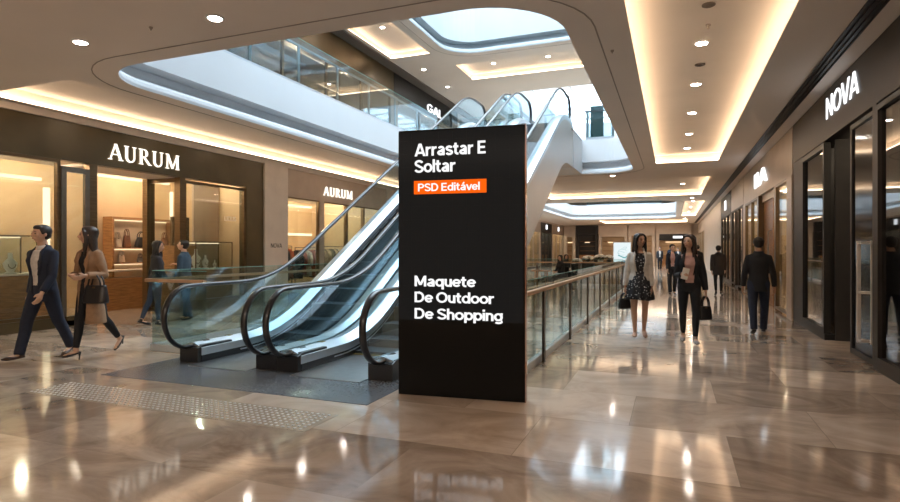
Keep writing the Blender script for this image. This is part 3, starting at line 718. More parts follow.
MB().box(-.03, .03, -.02, .04, 0, .78).box(-.03, .03, .5, .56, 0, .78).box(-.03, .03, .04, .5, 0, .05).box(-.03, .03, .04, .5, .73, .78).build('frame', M_bronze, mr)
MB().box(-.01, .01, .04, .5, .05, .73).build('mirror_glass', mat('mirror', (.7, .66, .6), .08, .9, var=0), mr)
mc = tag(MB().box(-.25, .25, -.3, .45, 0, 1.62).build('cabinet', M_wood, loc=(-12.5, 11.5, 0), bevel=.01), 'tall wooden cabinet carrying the framed mirror in the AURUM boutique', 'cabinet')
def display_case(x, y0, y1, z0, z1, label, w=.5):
    yc = (y0 + y1) / 2; t = tag(empty('display_case', (x, yc, 0)), label, 'display case'); h = (y1 - y0) / 2
    MB().box(-w / 2, w / 2, -h, h, 0, z0).build('base', M_wood, t, bevel=.01)
    MB().box(-w / 2 - .01, w / 2 + .01, -h - .01, h + .01, z0, z0 + .03).build('deck', M_cream, t)
    fr = MB()
    for a in (-w / 2, w / 2 - .02):
        for b in (-h, h - .02): fr.box(a, a + .02, b, b + .02, z0 + .03, z1)
        fr.box(a, a + .02, -h + .02, h - .02, z1 - .02, z1)
    for b in (-h, h - .02): fr.box(-w / 2 + .02, w / 2 - .02, b, b + .02, z1 - .02, z1)
    fr.build('frame', M_bronze, t)
    for a in (-w / 2 + .005, w / 2 - .011): MB().box(a, a + .006, -h + .02, h - .02, z0 + .03, z1 - .02).build('pane', G_clear, t)
    MB().box(-w / 2 + .04, -w / 2 + .06, -h + .04, h - .04, z1 - .045, z1 - .025).build('case_light', M_strip, t)
    return t
display_case(-11.62, 5.0, 7.2, 1.02, 1.78, 'glass jewellery case on a wooden base behind the far-left AURUM window')
display_case(-11.6, 11.05, 12.35, .98, 1.72, 'glass jewellery case in the right AURUM window beside the brown pilaster')
def counter(x0, x1, y0, y1, h, label):
    t = tag(empty('counter', ((x0 + x1) / 2, (y0 + y1) / 2, 0)), label, 'counter'); a, b = (x1 - x0) / 2, (y1 - y0) / 2
    MB().box(-a, a, -b, b, 0, h - .2).build('body', M_wood, t, bevel=.01); MB().box(-a, a, -b, b, h - .03, h).build('top', M_cream, t)
    MB().box(-a + .01, a - .01, -b + .01, b - .01, h - .2, h - .03).build('glass_box', G_clear, t)
    f = MB()
    for p in (-a, a - .02):
        for q in (-b, b - .02): f.box(p, p + .02, q, q + .02, h - .2, h - .03)
    f.build('frame', M_bronze, t); return t
counter(-13.45, -12.85, 9.7, 11.4, 1.0, 'wooden sales counter with glass top in the AURUM doorway')
counter(-13.6, -13.0, 6.4, 8.6, 1.0, 'wooden counter deep in the AURUM boutique behind the walking couple')
NB = [0]
def bust(x, y, z, h, label, grp):
    k = h / .3; t = tag(empty('necklace_bust', (x, y, z)), label, 'jewellery stand', grp)
    MB().rings([[(r * k * 1.0 * math.cos(a) * .6, r * k * 1.5 * math.sin(a), zz * k) for a in [2 * PI * j / 14 for j in range(14)]] for r, zz in ((.06, 0), (.065, .015), (.03, .03), (.055, .09), (.065, .15), (.045, .19), (.022, .22), (.02, .29), (.0215, .3))]).build('bust', M_bust, t, smooth=True)
    pts = [(.6 * .062 * k * 1.12, .05 * k * math.cos(a), (.16 + .06 * math.sin(a) - .02) * k) for a in [PI + PI * j / 10 for j in range(11)]]
    MB().tube(pts, .005 * k, n=5).build('necklace', M_bronze, t)
WH = ('first', 'second', 'third', 'fourth', 'fifth')
for i, (y, h) in enumerate(((5.3, .42), (5.72, .3), (6.1, .36), (6.5, .28), (6.85, .4))):
    bust(-11.6, y, 1.05, h, 'white necklace bust, %s from the left in the far-left AURUM display case' % WH[i], 'busts in the left display case')
for i, (y, h) in enumerate(((11.3, .52), (11.62, .36), (11.95, .22))):
    bust(-11.6, y, 1.01, h, 'white necklace bust, %s from the left in the right AURUM display case' % WH[i], 'busts in the right display case')
# --- pale pilaster with the small NOVA lettering, then the second AURUM (clothing) front
np_ = tag(empty('pillar', (XL, 13.72, 0)), 'pale stone pillar with small NOVA lettering between the two AURUM fronts', 'pillar')
MB().box(-.9, .1, -.52, .53, 0, ZC - .02).build('shaft', M_cream, np_)
me = grotesque('NOVA', .12); letters('lettering', me, (.101, -.26, 1.57), (0, 1, 0), (0, 0, 1), .5, .13, .006, M_dark, np_, 1.0)
s2 = tag(empty('shopfront', (XL, 17, 0)), 'tan clothing shop front with the smaller AURUM sign behind the escalator handrails', 'shopfront')
boxp('fascia', M_tan, s2, XL - .14, XL + .04, 14.26, 20.7, 3.15, ZC - .02); boxp('plinth', M_dark, s2, XL - .06, XL + .05, 14.26, 20.7, 0, .12)
for y0, y1 in ((14.3, 16.0), (16.25, 17.7), (17.75, 18.9), (18.95, 20.5)): window(s2, XL - .02, y0, y1, .12, 3.15, M_bronze, G_clear, 1, .04)
boxp('column', M_tan, s2, XL - .12, XL + .05, 16.0, 16.25, .12, 3.15); boxp('column', M_tan, s2, XL - .12, XL + .05, 20.5, 20.7, .12, 3.15)
interior(s2, XL - .2, -14.6, 14.2, 20.7, 3.5, M_warmwall, M_cream)
side_sign(s2, serifword('AURUM'), 16.2, 18.05, 3.36, .30, XL + .045, -1, M_sign)
boxp('light_panel', M_strip, s2, -14.6, -14.5, 14.4, 20.5, 2.1, 2.2); boxp('light_panel', M_strip, s2, -14.6, -14.5, 14.4, 20.5, 3.3, 3.36)
spots(s2, [(-11.8 - .8 * (i % 3), 14.8 + .62 * i) for i in range(9)], 3.5)
GM = [mat('cloth_%s' % n, c, .85, var=.12, scale=12) for n, c in (('charcoal', (.03, .03, .035)), ('rust', (.32, .07, .03)), ('sand', (.5, .38, .25)), ('slate', (.09, .11, .14)), ('cream', (.65, .58, .48)), ('olive', (.12, .12, .07)))]
GN = ['charcoal', 'rust red', 'sand coloured', 'slate blue', 'cream', 'olive']
def garment(x, y, z, k, L, rz, label, grp):
    t = tag(empty('coat', (x, y, z), rz), label, 'clothes', grp)
    rs = []
    for j, (f, wx) in enumerate(((0, .05), (-.03, .17), (-.12, .22), (-.3, .2), (-.6, .21), (-1, .25))):
        rs.append([(wx * math.cos(a), (.045 + .02 * (j % 2)) * math.sin(a) * (1 + .3 * math.sin(5 * a)), f * L) for a in [2 * PI * i / 18 for i in range(18)]])
    MB().rings(rs).build('cloth', GM[k], t, smooth=True)
    for s in (-1, 1): MB().tube([(s * .19, 0, -.1 * L), (s * .25, 0, -.35 * L), (s * .24, .01, -.62 * L)], [.05, .045, .04], n=8).build('sleeve', GM[k], t, smooth=True)
    MB().tube([(0, 0, -.0), (0, 0, .05), (.02, 0, .075), (0, 0, .09)], .005, n=5).build('hanger', M_steel, t)
gi = 0
for (x, y0, y1, zr) in ((-12.1, 14.6, 15.95, 1.55), (-12.3, 16.4, 18.1, 1.5), (-12.6, 18.4, 20.3, 1.55)):
    t = tag(empty('clothes_rack', (x, (y0 + y1) / 2, 0)), 'metal clothes rack at Y hung with coats'.replace(' at Y', (' nearest the pale NOVA pillar', ' in the middle of the clothing shop window', ' farthest along the clothing shop window')[0 if y0 < 15 else 1 if y0 < 17 else 2]), 'clothes rack')
    h = (y1 - y0) / 2
    for s in (-1, 1):
        MB().tube([(0, s * h, 0.0), (0, s * h, zr + .09)], .014, n=8).build('upright', M_dark, t); MB().box(-.25, .25, s * h - .015, s * h + .015, 0, .02).build('foot', M_dark, t)
    MB().tube([(0, -h, zr + .09), (0, h, zr + .09)], .012, n=8).build('rail', M_dark, t)
    n = int((y1 - y0) / .17)
    for i in range(n):
        k = random.randrange(6); pos = ('nearest the pale pillar', 'in the window middle', 'farthest from the pale pillar')[0 if y0 < 15 else 1 if y0 < 17 else 2]
        garment(x, y0 + .12 + i * .165, zr, k, .85 + .25 * random.random(), random.uniform(-.25, .25), '%s coat, %s from the left on the rack %s' % (GN[k], ('first', 'second', 'third', 'fourth', 'fifth', 'sixth', 'seventh', 'eighth', 'ninth', 'tenth', 'eleventh', 'twelfth')[i], pos), 'coats on the racks')
# --- generic further fronts
def front(side, y0, y1, fm, label, sign=None, sm=None, pm=None, wm=None, zt=3.15, nwin=3, lit=True, depth=2.6, door=None, cap=.3, gm=None):
    X = XR if side > 0 else XL; s = side
    t = tag(empty('shopfront', (X, (y0 + y1) / 2, 0)), label, 'shopfront'); pm = pm or fm
    boxp('fascia', fm, t, X - s * .04, X + s * .14, y0, y1, zt, ZC - .02)
    pw = .32; boxp('pilaster', pm, t, X - s * .05, X + s * .2, y0, y0 + pw, 0, zt); boxp('pilaster', pm, t, X - s * .05, X + s * .2, y1 - pw, y1, 0, zt)
    a, b = y0 + pw, y1 - pw; w = (b - a) / nwin
    for i in range(nwin):
        if i == door:
            f = frame('door_frame', pm, t, X - .05, X + .05, a + w * i, a + w * (i + 1), 0, zt, .07); continue
        window(t, X, a + w * i, a + w * (i + 1), .08, zt, pm if pm != M_cream else M_bronze, gm or G_clear, s, .06)
    boxp('plinth', M_dark, t, X - s * .05, X + s * .05, a, b, 0, .08) if door is None else None
    interior(t, X + s * .2, X + s * depth, y0, y1, 3.4, wm or M_warmwall, M_cream)
    if lit:
        boxp('light_panel', M_strip, t, X + s * (depth - .06), X + s * depth, y0 + .5, y1 - .5, 2.4, 2.5); boxp('light_panel', M_strip, t, X + s * (depth - .06), X + s * depth, y0 + .4, y0 + .6, .4, 3.2)
        boxp('shelf', M_wood, t, X + s * (depth - .4), X + s * depth, y0 + .5, y1 - .5, 1.5, 1.54); boxp('shelf', M_wood, t, X + s * (depth - .4), X + s * depth, y0 + .5, y1 - .5, .9, .94)
        spots(t, [(X + s * 1.0, y0 + (y1 - y0) * (i + .5) / 3) for i in range(3)], 3.4)
    if sign:
        W_ = cap * 1.5; yc = (y0 + y1) / 2; zm = (zt + ZC) / 2
        boxp('lit_sign', sm or M_signc, t, X - s * .04, X - s * .07, yc - W_ / 2, yc + W_ / 2, zm - cap / 2, zm + cap / 2, bevel=.008)
    return t
for i, (y0, y1, fm, wm, sg) in enumerate(((20.75, 27, M_cream, M_warmwall, None), (27.05, 34, M_tan, M_warmwall, None), (34.05, 42, M_fascd, M_darkwall, None), (42.05, 50, M_tan, M_warmwall, None), (50.05, 55.0, M_dark, M_darkwall, True), (55.05, 61.8, M_tan, M_warmwall, True))):
    front(-1, y0, y1, fm, '%s shopfront in the left-hand row seen past the escalators' % ('cream', 'tan narrow', 'dark brown', 'tan wide', 'black with lit white sign', 'farthest tan')[i], sg, wm=wm, cap=.42)
# --- right: dark NOVA shop
n1 = tag(empty('shopfront', (XR, 6, 0)), 'dark brown shop front with illuminated NOVA sign at the right edge', 'shopfront')
boxp('fascia', M_fascd, n1, XR - .04, XR + .14, YB, 13.8, 3.33, ZC - .02)
boxp('pilaster', M_dark, n1, XR - .03, XR + .25, 12.85, 13.8, 0, 3.33)
boxp('plinth', M_dark, n1, XR - .05, XR + .1, YB, 8.55, 0, .1); boxp('plinth', M_dark, n1, XR - .05, XR + .1, 11.06, 12.85, 0, .1)
window(n1, XR, 11.1, 12.85, .1, 3.3, M_dark, G_dark, 1, .09)
for y0, y1 in ((5.2, 8.5), (1.8, 5.2), (-1.6, 1.8), (YB, -1.6)): window(n1, XR, y0, y1, .1, 3.3, M_fascd, G_dark, 1, .07)
boxp('column', M_fascd, n1, XR - .04, XR + .12, 8.5, 8.66, 0, 3.33)
boxp('recess_panel', M_darkwall, n1, XR + .1, XR + 1.4, 11.04, 11.1, 0, 3.33)
dl = frame('door', M_dark, n1, XR - .01, XR + .05, 8.68, 9.75, .02, 3.3, .07); MB().box(.012, .024, 2.75, 3.68, .09, 3.23).build('pane', mat('smoked_door_glass', (.008, .008, .008), .1, var=0, spec=.15), dl)
hb = MB(); hy = 8.9 - 6
hb.box(-.14, -.10, hy, hy + .04, .28, 1.62)
for z in (.30, .93, 1.58): hb.box(-.13, -.01, hy - .12, hy + .03, z, z + .03)
hb.box(-.03, -.0, hy - .15, hy - .12, .28, 1.62)
hb.build('handle', mat('polished_handle', (.75, .72, .68), .3, .4), dl)
interior(n1, XR + .2, 6.4, YB + .1, 13.8, 3.6, M_darkwall, M_darkwall)
boxp('light_panel', M_strip, n1, 6.3, 6.38, 5.0, 12.5, 2.9, 2.96)
spots(n1, [(3.6, 9.8), (3.4, 12.2), (4.4, 6.0), (3.3, 7.6), (4.6, 11.0)], 3.6, pw=9)
me = grotesque('NOVA', .125)
side_sign(n1, me, 10.93, 9.2, 3.65, .34, XR - .045, 1, M_signc, .012)
for x, y, z0, lb in ((3.3, 12.1, 0, 'dim clothes rack behind the narrow NOVA window'), (3.6, 7.4, 0, 'dim clothes rack behind the large NOVA window at the right edge')):
    t = tag(empty('clothes_rack', (x, y, 0)), lb, 'clothes rack')
    for s in (-1, 1): MB().tube([(0, s * .5, 0), (0, s * .5, 1.6)], .014, n=8).build('upright', M_steel, t)
    MB().tube([(0, -.5, 1.6), (0, .5, 1.6)], .012, n=8).build('rail', M_steel, t)
    for i in range(5): k = (0, 3, 2, 5, 4)[i]; garment(x, y - .35 + i * .17, 1.51, k, .9, .1 * i, '%s coat on the %s' % (GN[k], lb.replace('clothes ', '')), 'coats in the dark shop')
# --- right: tan shop, then further fronts
r2 = tag(empty('shopfront', (XR, 18.6, 0)), 'tan stone shop front with white letters and wooden doorway beyond the dark NOVA shop', 'shopfront')
boxp('fascia', M_tan, r2, XR - .04, XR + .14, 13.85, 22.8, 3.1, ZC - .02)
boxp('pilaster', M_tan, r2, XR - .06, XR + .2, 13.82, 14.4, 0, 3.1); boxp('pilaster', M_tan, r2, XR - .05, XR + .15, 22.2, 22.8, 0, 3.1)
window(r2, XR, 14.4, 15.95, .06, 3.1, M_bronze, G_clear, 1, .06); window(r2, XR, 19.1, 20.6, .06, 3.1, M_bronze, G_clear, 1, .06); window(r2, XR, 20.6, 22.2, .06, 3.1, M_bronze, G_clear, 1, .06)
boxp('column', M_bronze, r2, XR - .05, XR + .1, 15.95, 16.15, 0, 3.1); boxp('column', M_bronze, r2, XR - .05, XR + .1, 18.9, 19.1, 0, 3.1)
d2 = boxp('door', M_wood, r2, XR + .1, XR + .16, 17.3, 18.9, 0, 2.9); MB().tube([(.08, -1.2, .75), (.0, -1.2, .8), (.0, -1.2, 2.0), (.08, -1.2, 2.05)], .02, n=8).build('handle', M_steel, d2)
boxp('transom', M_cream, r2, XR + .05, XR + .16, 16.15, 18.9, 2.9, 3.1)
interior(r2, XR + .2, 5.2, 13.85, 22.8, 3.4, M_warmwall, M_cream)
boxp('light_panel', M_strip, r2, 5.12, 5.2, 14.2, 22.4, 2.5, 2.6); boxp('light_panel', M_strip, r2, 3.2, 3.3, 13.92, 13.98, .3, 3.2); spots(r2, [(3.3, 15.0), (3.3, 17.0), (3.5, 19.5), (3.5, 21.3)], 3.4)
me = grotesque('IIA', .14)
side_sign(r2, me, 19.6, 17.2, 3.38, .42, XR - .045, 1, M_signc, .04)
front(1, 22.85, 27.4, M_tan, 'tan front with dark door frames beyond the wooden doorway on the right', None, pm=M_fascd, door=1)
front(1, 27.45, 33.0, M_fascd, 'dark brown front with lit white sign on the right, mid distance', True, pm=M_fascd, cap=.45)
struct(MB().box(XR - .05, XR + .2, 33.05, 50, 0, ZC - .02).build('wall_right', M_cream))
front(1, 50.05, 61.8, M_cream, 'farthest cream front on the right', None, pm=M_tan)
# --- end wall units
def endunit(x0, x1, m, label, sign=None, glow=None, zt=2.9):
    t = tag(empty('shopfront', ((x0 + x1) / 2, 61.4, 0)), label, 'shopfront'); a = (x1 - x0) / 2
    MB().box(-a, a, -.1, .1, zt, ZC - .02).build('fascia', m, t)
    for s in (-1, 1): MB().box(s * a - (.3 if s > 0 else 0), s * a + (0 if s > 0 else .3), -.12, .12, 0, zt).build('pilaster', m, t)
    MB().box(-a, a, .5, .58, 0, zt).build('back_wall', glow or M_darkwall, t)
    for z in (.9, 1.4, 1.9, 2.4): MB().box(-a + .4, a - .4, .3, .5, z, z + .04).build('shelf', M_wood, t)
    MB().box(-a + .9, a - .9, .4, .46, 2.3, 2.35).build('light_panel', M_strip, t)
    MB().box(-a + .4, a - .4, -.35, -.05, 0, 1.0).build('counter', M_wood, t, bevel=.01)
    if sign:
        MB().box(-a + .3, a - .3, -.13, -.1, zt, zt + .62).build('sign_band', M_dark, t)
        MB().box(-.05, .85, -.15, -.13, zt + .2, zt + .42).build('lit_sign', M_signc, t, bevel=.008)
endunit(-9.7, -7.4, M_darkwall, 'black shop unit on the end wall between two pale ones', zt=3.2)
endunit(-10.95, -9.75, M_cream, 'narrow cream unit at the left end of the end wall', glow=M_warmwall)
endunit(-7.3, -4.4, M_cream, 'cream shop unit on the end wall beside the black one', glow=M_warmwall)
endunit(-4.3, -1.7, M_cream, 'cream shop unit with low front on the end wall behind the kiosk screen', glow=M_warmwall, zt=3.0)
ew = endunit(-1.6, 1.7, M_cream, 'warmly lit shop unit with white sign on a dark band closing the walkway', True, M_warmwall, 2.5)
# --- upper storey, left
UT = ZU - 1.05
def upper(y0, y1, label, fm, sign=None, wm=None, k=3):
    t = tag(empty('shopfront', (XL, (y0 + y1) / 2, ZF)), label, 'shopfront'); h = (y1 - y0) / 2
    MB().box(-.14, .04, -h, h, UT - ZF, ZU - ZF - .06).build('fascia', fm, t)
    for i in range(k):
        a = -h + .3 + (2 * h - .6) * i / k; b = -h + .3 + (2 * h - .6) * (i + 1) / k
        f = frame('window_frame', M_bronze, t, XL - .04, XL + .04, a + (y0 + y1) / 2, b + (y0 + y1) / 2, ZF + .02, UT, .05)
        MB().box(-.006, .006, a + .05, b - .05, .07, UT - ZF - .05).build('pane', G_dark, f)
    for s in (-1, 1): MB().box(-.15, .06, s * h - (.3 if s > 0 else 0), s * h + (0 if s > 0 else .3), 0, UT - ZF).build('pilaster', M_tan, t)
    mb = MB(); mb.box(-2.6, -2.5, -h, h, 0, 3.3).box(-2.5, -.15, -h, -h + .05, 0, 3.3).box(-2.5, -.15, h - .05, h, 0, 3.3); mb.build('interior_wall', wm or M_tan, t)
    MB().box(-2.5, -.15, -h, h, 3.3, 3.35).build('interior_ceiling', M_cream, t)
    MB().box(-2.5, -2.44, -h + .4, h - .4, 2.3, 2.38).build('light_panel', M_strip, t)
    for i in range(3):
        lamp('POINT', 'shop_fill_lamp', (XL - 1.2, (y0 + y1) / 2 - h + 2 * h * (i + .5) / 3, ZF + 3.2), 30, (1, .86, .68), .05)  # added point light, brightens the upper shop interior
        MB().lathe([(.055, 3.285), (.055, 3.298)], -1.2, -h + 2 * h * (i + .5) / 3, n=12).build('spotlight', M_shopl, t)
    if sign:
        me = grotesque(sign, .16); letters('sign_letters', me, (.045, -.35, UT - ZF + .14), (0, 1, 0), (0, 0, 1), 1.9, .40, .03, M_signc, t, 1.0)
upper(1.0, 11.4, 'upper-storey tan shopfront at the left end of the balcony', M_fasc, k=4)
upper(11.45, 21.4, 'upper-storey shopfront with bronze fascia above the balcony railing', M_fasc, wm=M_warmwall, k=4)
upper(21.45, 29, 'black upper-storey shopfront with white GAL sign beside the escalator top', M_dark, 'GAL', wm=M_cream)
upper(29.05, 38, 'farther upper-storey shopfront beyond the escalator top', M_tan)
upper(38.05, 52, 'farthest upper-storey shopfront on the left', M_fasc)
struct(MB().box(XL - .0, XL + .5, YB, 60, ZU - .055, ZU - .002).build('trim_7', M_groove)); 

ip = tag(empty('information_pillar', (-2.75, 22.6, ZF)), 'dark teal free-standing pillar behind the short upper-storey railing right of the escalator top', 'pillar')
MB().box(-.24, .24, -.12, .12, .04, 1.75).build('body', mat('dark_teal_panel', (.02, .06, .06), .25), ip, bevel=.01); MB().box(-.28, .28, -.16, .16, 0, .04).build('base', M_steel, ip)
# ------------------------------------------------------------------ kiosk group beyond the escalators
kc = tag(empty('kiosk_counter', (-2.95, 28.0, 0)), 'low wooden kiosk counter with white top in the distance beyond the glass railing', 'counter')
MB().box(-1.0, 1.05, -.35, .35, 0, .86).build('body', M_wood, kc, bevel=.01); MB().box(-1.05, 1.1, -.4, .4, .86, .9).build('top', M_bust, kc)
sc = tag(empty('display_screen', (-2.25, 28.0, .9)), 'lit white screen with teal picture standing on the kiosk counter', 'screen')
MB().box(-.42, .42, -.02, .03, .0, 1.0).build('frame', M_bust, sc); MB().box(-.39, .39, -.025, -.02, .04, .96).build('picture', emis('screen_white', (.85, .95, .97), .42), sc)
mt = emis('screen_teal', (.12, .55, .58), .3)
for i in range(6):
    pts = [(.25 * math.sin(i * 1.3 + k * .5) * .8, -.028, .2 + .1 * i + .05 * math.cos(k * .9 + i)) for k in range(7)]
    MB().tube(pts, .025, n=5, flat=.2).build('teal_mark', mt, sc)
M_fl = mat('white_petals', (.85, .85, .83), .7, var=.05, scale=20); M_leaf = mat('dark_leaves', (.03, .06, .025), .6, var=.3)
def planter(x, y, z, w, h, label, fl=.32, dark=True):
    t = tag(empty('planter', (x, y, z)), label, 'planter')
    MB().prism([(-w / 2 * .85, 0), (w / 2 * .85, 0), (w / 2, h), (-w / 2, h)], -w / 2, w / 2, 'y').build('pot', M_dark if dark else M_bust, t, bevel=.01)
    mb = MB(); lf = MB()
    for i in range(26):
        a = random.uniform(0, 2 * PI); r = random.uniform(0, fl * .9); q = math.sqrt(max(0, 1 - (r / fl) ** 2))
        mb.ell((r * math.cos(a), r * math.sin(a), h + .05 + fl * .6 * q), (.07, .07, .06), 8, 6)
    for i in range(22):
        a = random.uniform(0, 2 * PI); L = fl * random.uniform(.5, 1.1)
        lf.rings([[(0, 0, h - .02), (.01, 0, h), (0, .01, h)], [(L * .6 * math.cos(a) - .03, L * .6 * math.sin(a), h + .12), (L * .6 * math.cos(a) + .03, L * .6 * math.sin(a), h + .13), (L * .6 * math.cos(a), L * .6 * math.sin(a), h + .15)], [(L * math.cos(a), L * math.sin(a), h + .05), (L * math.cos(a) + .005, L * math.sin(a), h + .05), (L * math.cos(a), L * math.sin(a), h + .055)]])
    mb.build('flowers', M_fl, t, smooth=True); lf.build('leaves', M_leaf, t)
planter(-3.72, 27.2, 0, .55, .95, 'dark square planter with white flowers left of the kiosk counter')
planter(-3.25, 28.0, .9, .26, .12, 'low planter of white flowers on the left of the kiosk counter', .3, False)
planter(-2.85, 28.0, .9, .22, .14, 'small dark pot of white flowers beside the teal screen', .22)
planter(-4.6, 29.4, 0, .5, .8, 'dark planter with white flowers farther left behind the kiosk', .3)
tb = tag(empty('side_table', (-4.3, 19.6, 0)), 'small light wood table beyond the escalator truss', 'table')
MB().lathe([(.33, .76), (.33, .8)], n=24).build('table_top', M_railwood, tb)
for k in range(4): a = PI / 4 + k * PI / 2; MB().tube([(.24 * math.cos(a), .24 * math.sin(a), .76), (.3 * math.cos(a), .3 * math.sin(a), 0.005)], .018, n=8).build('leg', M_railwood, tb)
# ------------------------------------------------------------------ people
SKIN = [mat('skin_light', (.62, .38, .26), .5, var=.04), mat('skin_tan', (.45, .25, .16), .5, var=.04)]
def cl(n, c, r=.8, **k): return mat('fabric_' + n, c, r, var=k.pop('var', .08), scale=k.pop('scale', 18), **k)
F = dict(navy=cl('navy', (.012, .018, .038)), black=cl('black', (.01, .01, .012)), camel=cl('camel', (.34, .20, .11)), shirt=cl('shirt', (.66, .62, .58)), pink=cl('pink', (.52, .30, .25)),
         cream=cl('cream', (.60, .55, .49)), char=cl('charcoal', (.025, .025, .03)), jeans=cl('jeans', (.03, .055, .10)), brownblk=cl('brown_black', (.03, .022, .02)), hair=mat('hair_dark', (.012, .008, .007), .4, var=.3, scale=30, stretch=(6, 6, 1)),
         hairb=mat('hair_brown', (.035, .018, .01), .4, var=.3, scale=30, stretch=(6, 6, 1)), shoe=mat('shoe_leather', (.015, .012, .011), .3, var=.1), shoeb=mat('shoe_brown', (.05, .022, .012), .3, var=.1), sneaker=cl('sneaker_grey', (.35, .30, .27)),
         beige=mat('beige_shoe', (.42, .26, .18), .4, var=.05), eye=mat('eye_dark', (.02, .012, .01), .2, var=0), lip=mat('lip', (.40, .13, .11), .4, var=0), bluetop=cl('slate_blue', (.05, .09, .13)))
def dotted():
    m = mat('black_dress_with_white_dots', (.012, .012, .015), .8, var=0); nt = m.node_tree; b = nt.nodes['Principled BSDF']
    tc = nt.nodes.new('ShaderNodeTexCoord'); v = nt.nodes.new('ShaderNodeTexVoronoi'); v.inputs['Scale'].default_value = 26
    r = nt.nodes.new('ShaderNodeValToRGB'); r.color_ramp.elements[0].position = .2; r.color_ramp.elements[0].color = (.5, .5, .5, 1); r.color_ramp.elements[1].position = .27; r.color_ramp.elements[1].color = (.012, .012, .015, 1)
    nt.links.new(tc.outputs['Object'], v.inputs['Vector']); nt.links.new(v.outputs['Distance'], r.inputs[0]); nt.links.new(r.outputs[0], b.inputs['Base Color']); return m
F['dots'] = dotted()
def V(*a): return Vector(a)
def ring_at(c, rx, ry, n=20, sq=1.0): return [(c[0] + rx * math.copysign(abs(math.cos(2 * PI * j / n)) ** sq, math.cos(2 * PI * j / n)), c[1] + ry * math.copysign(abs(math.sin(2 * PI * j / n)) ** sq, math.sin(2 * PI * j / n)), c[2]) for j in range(n)]
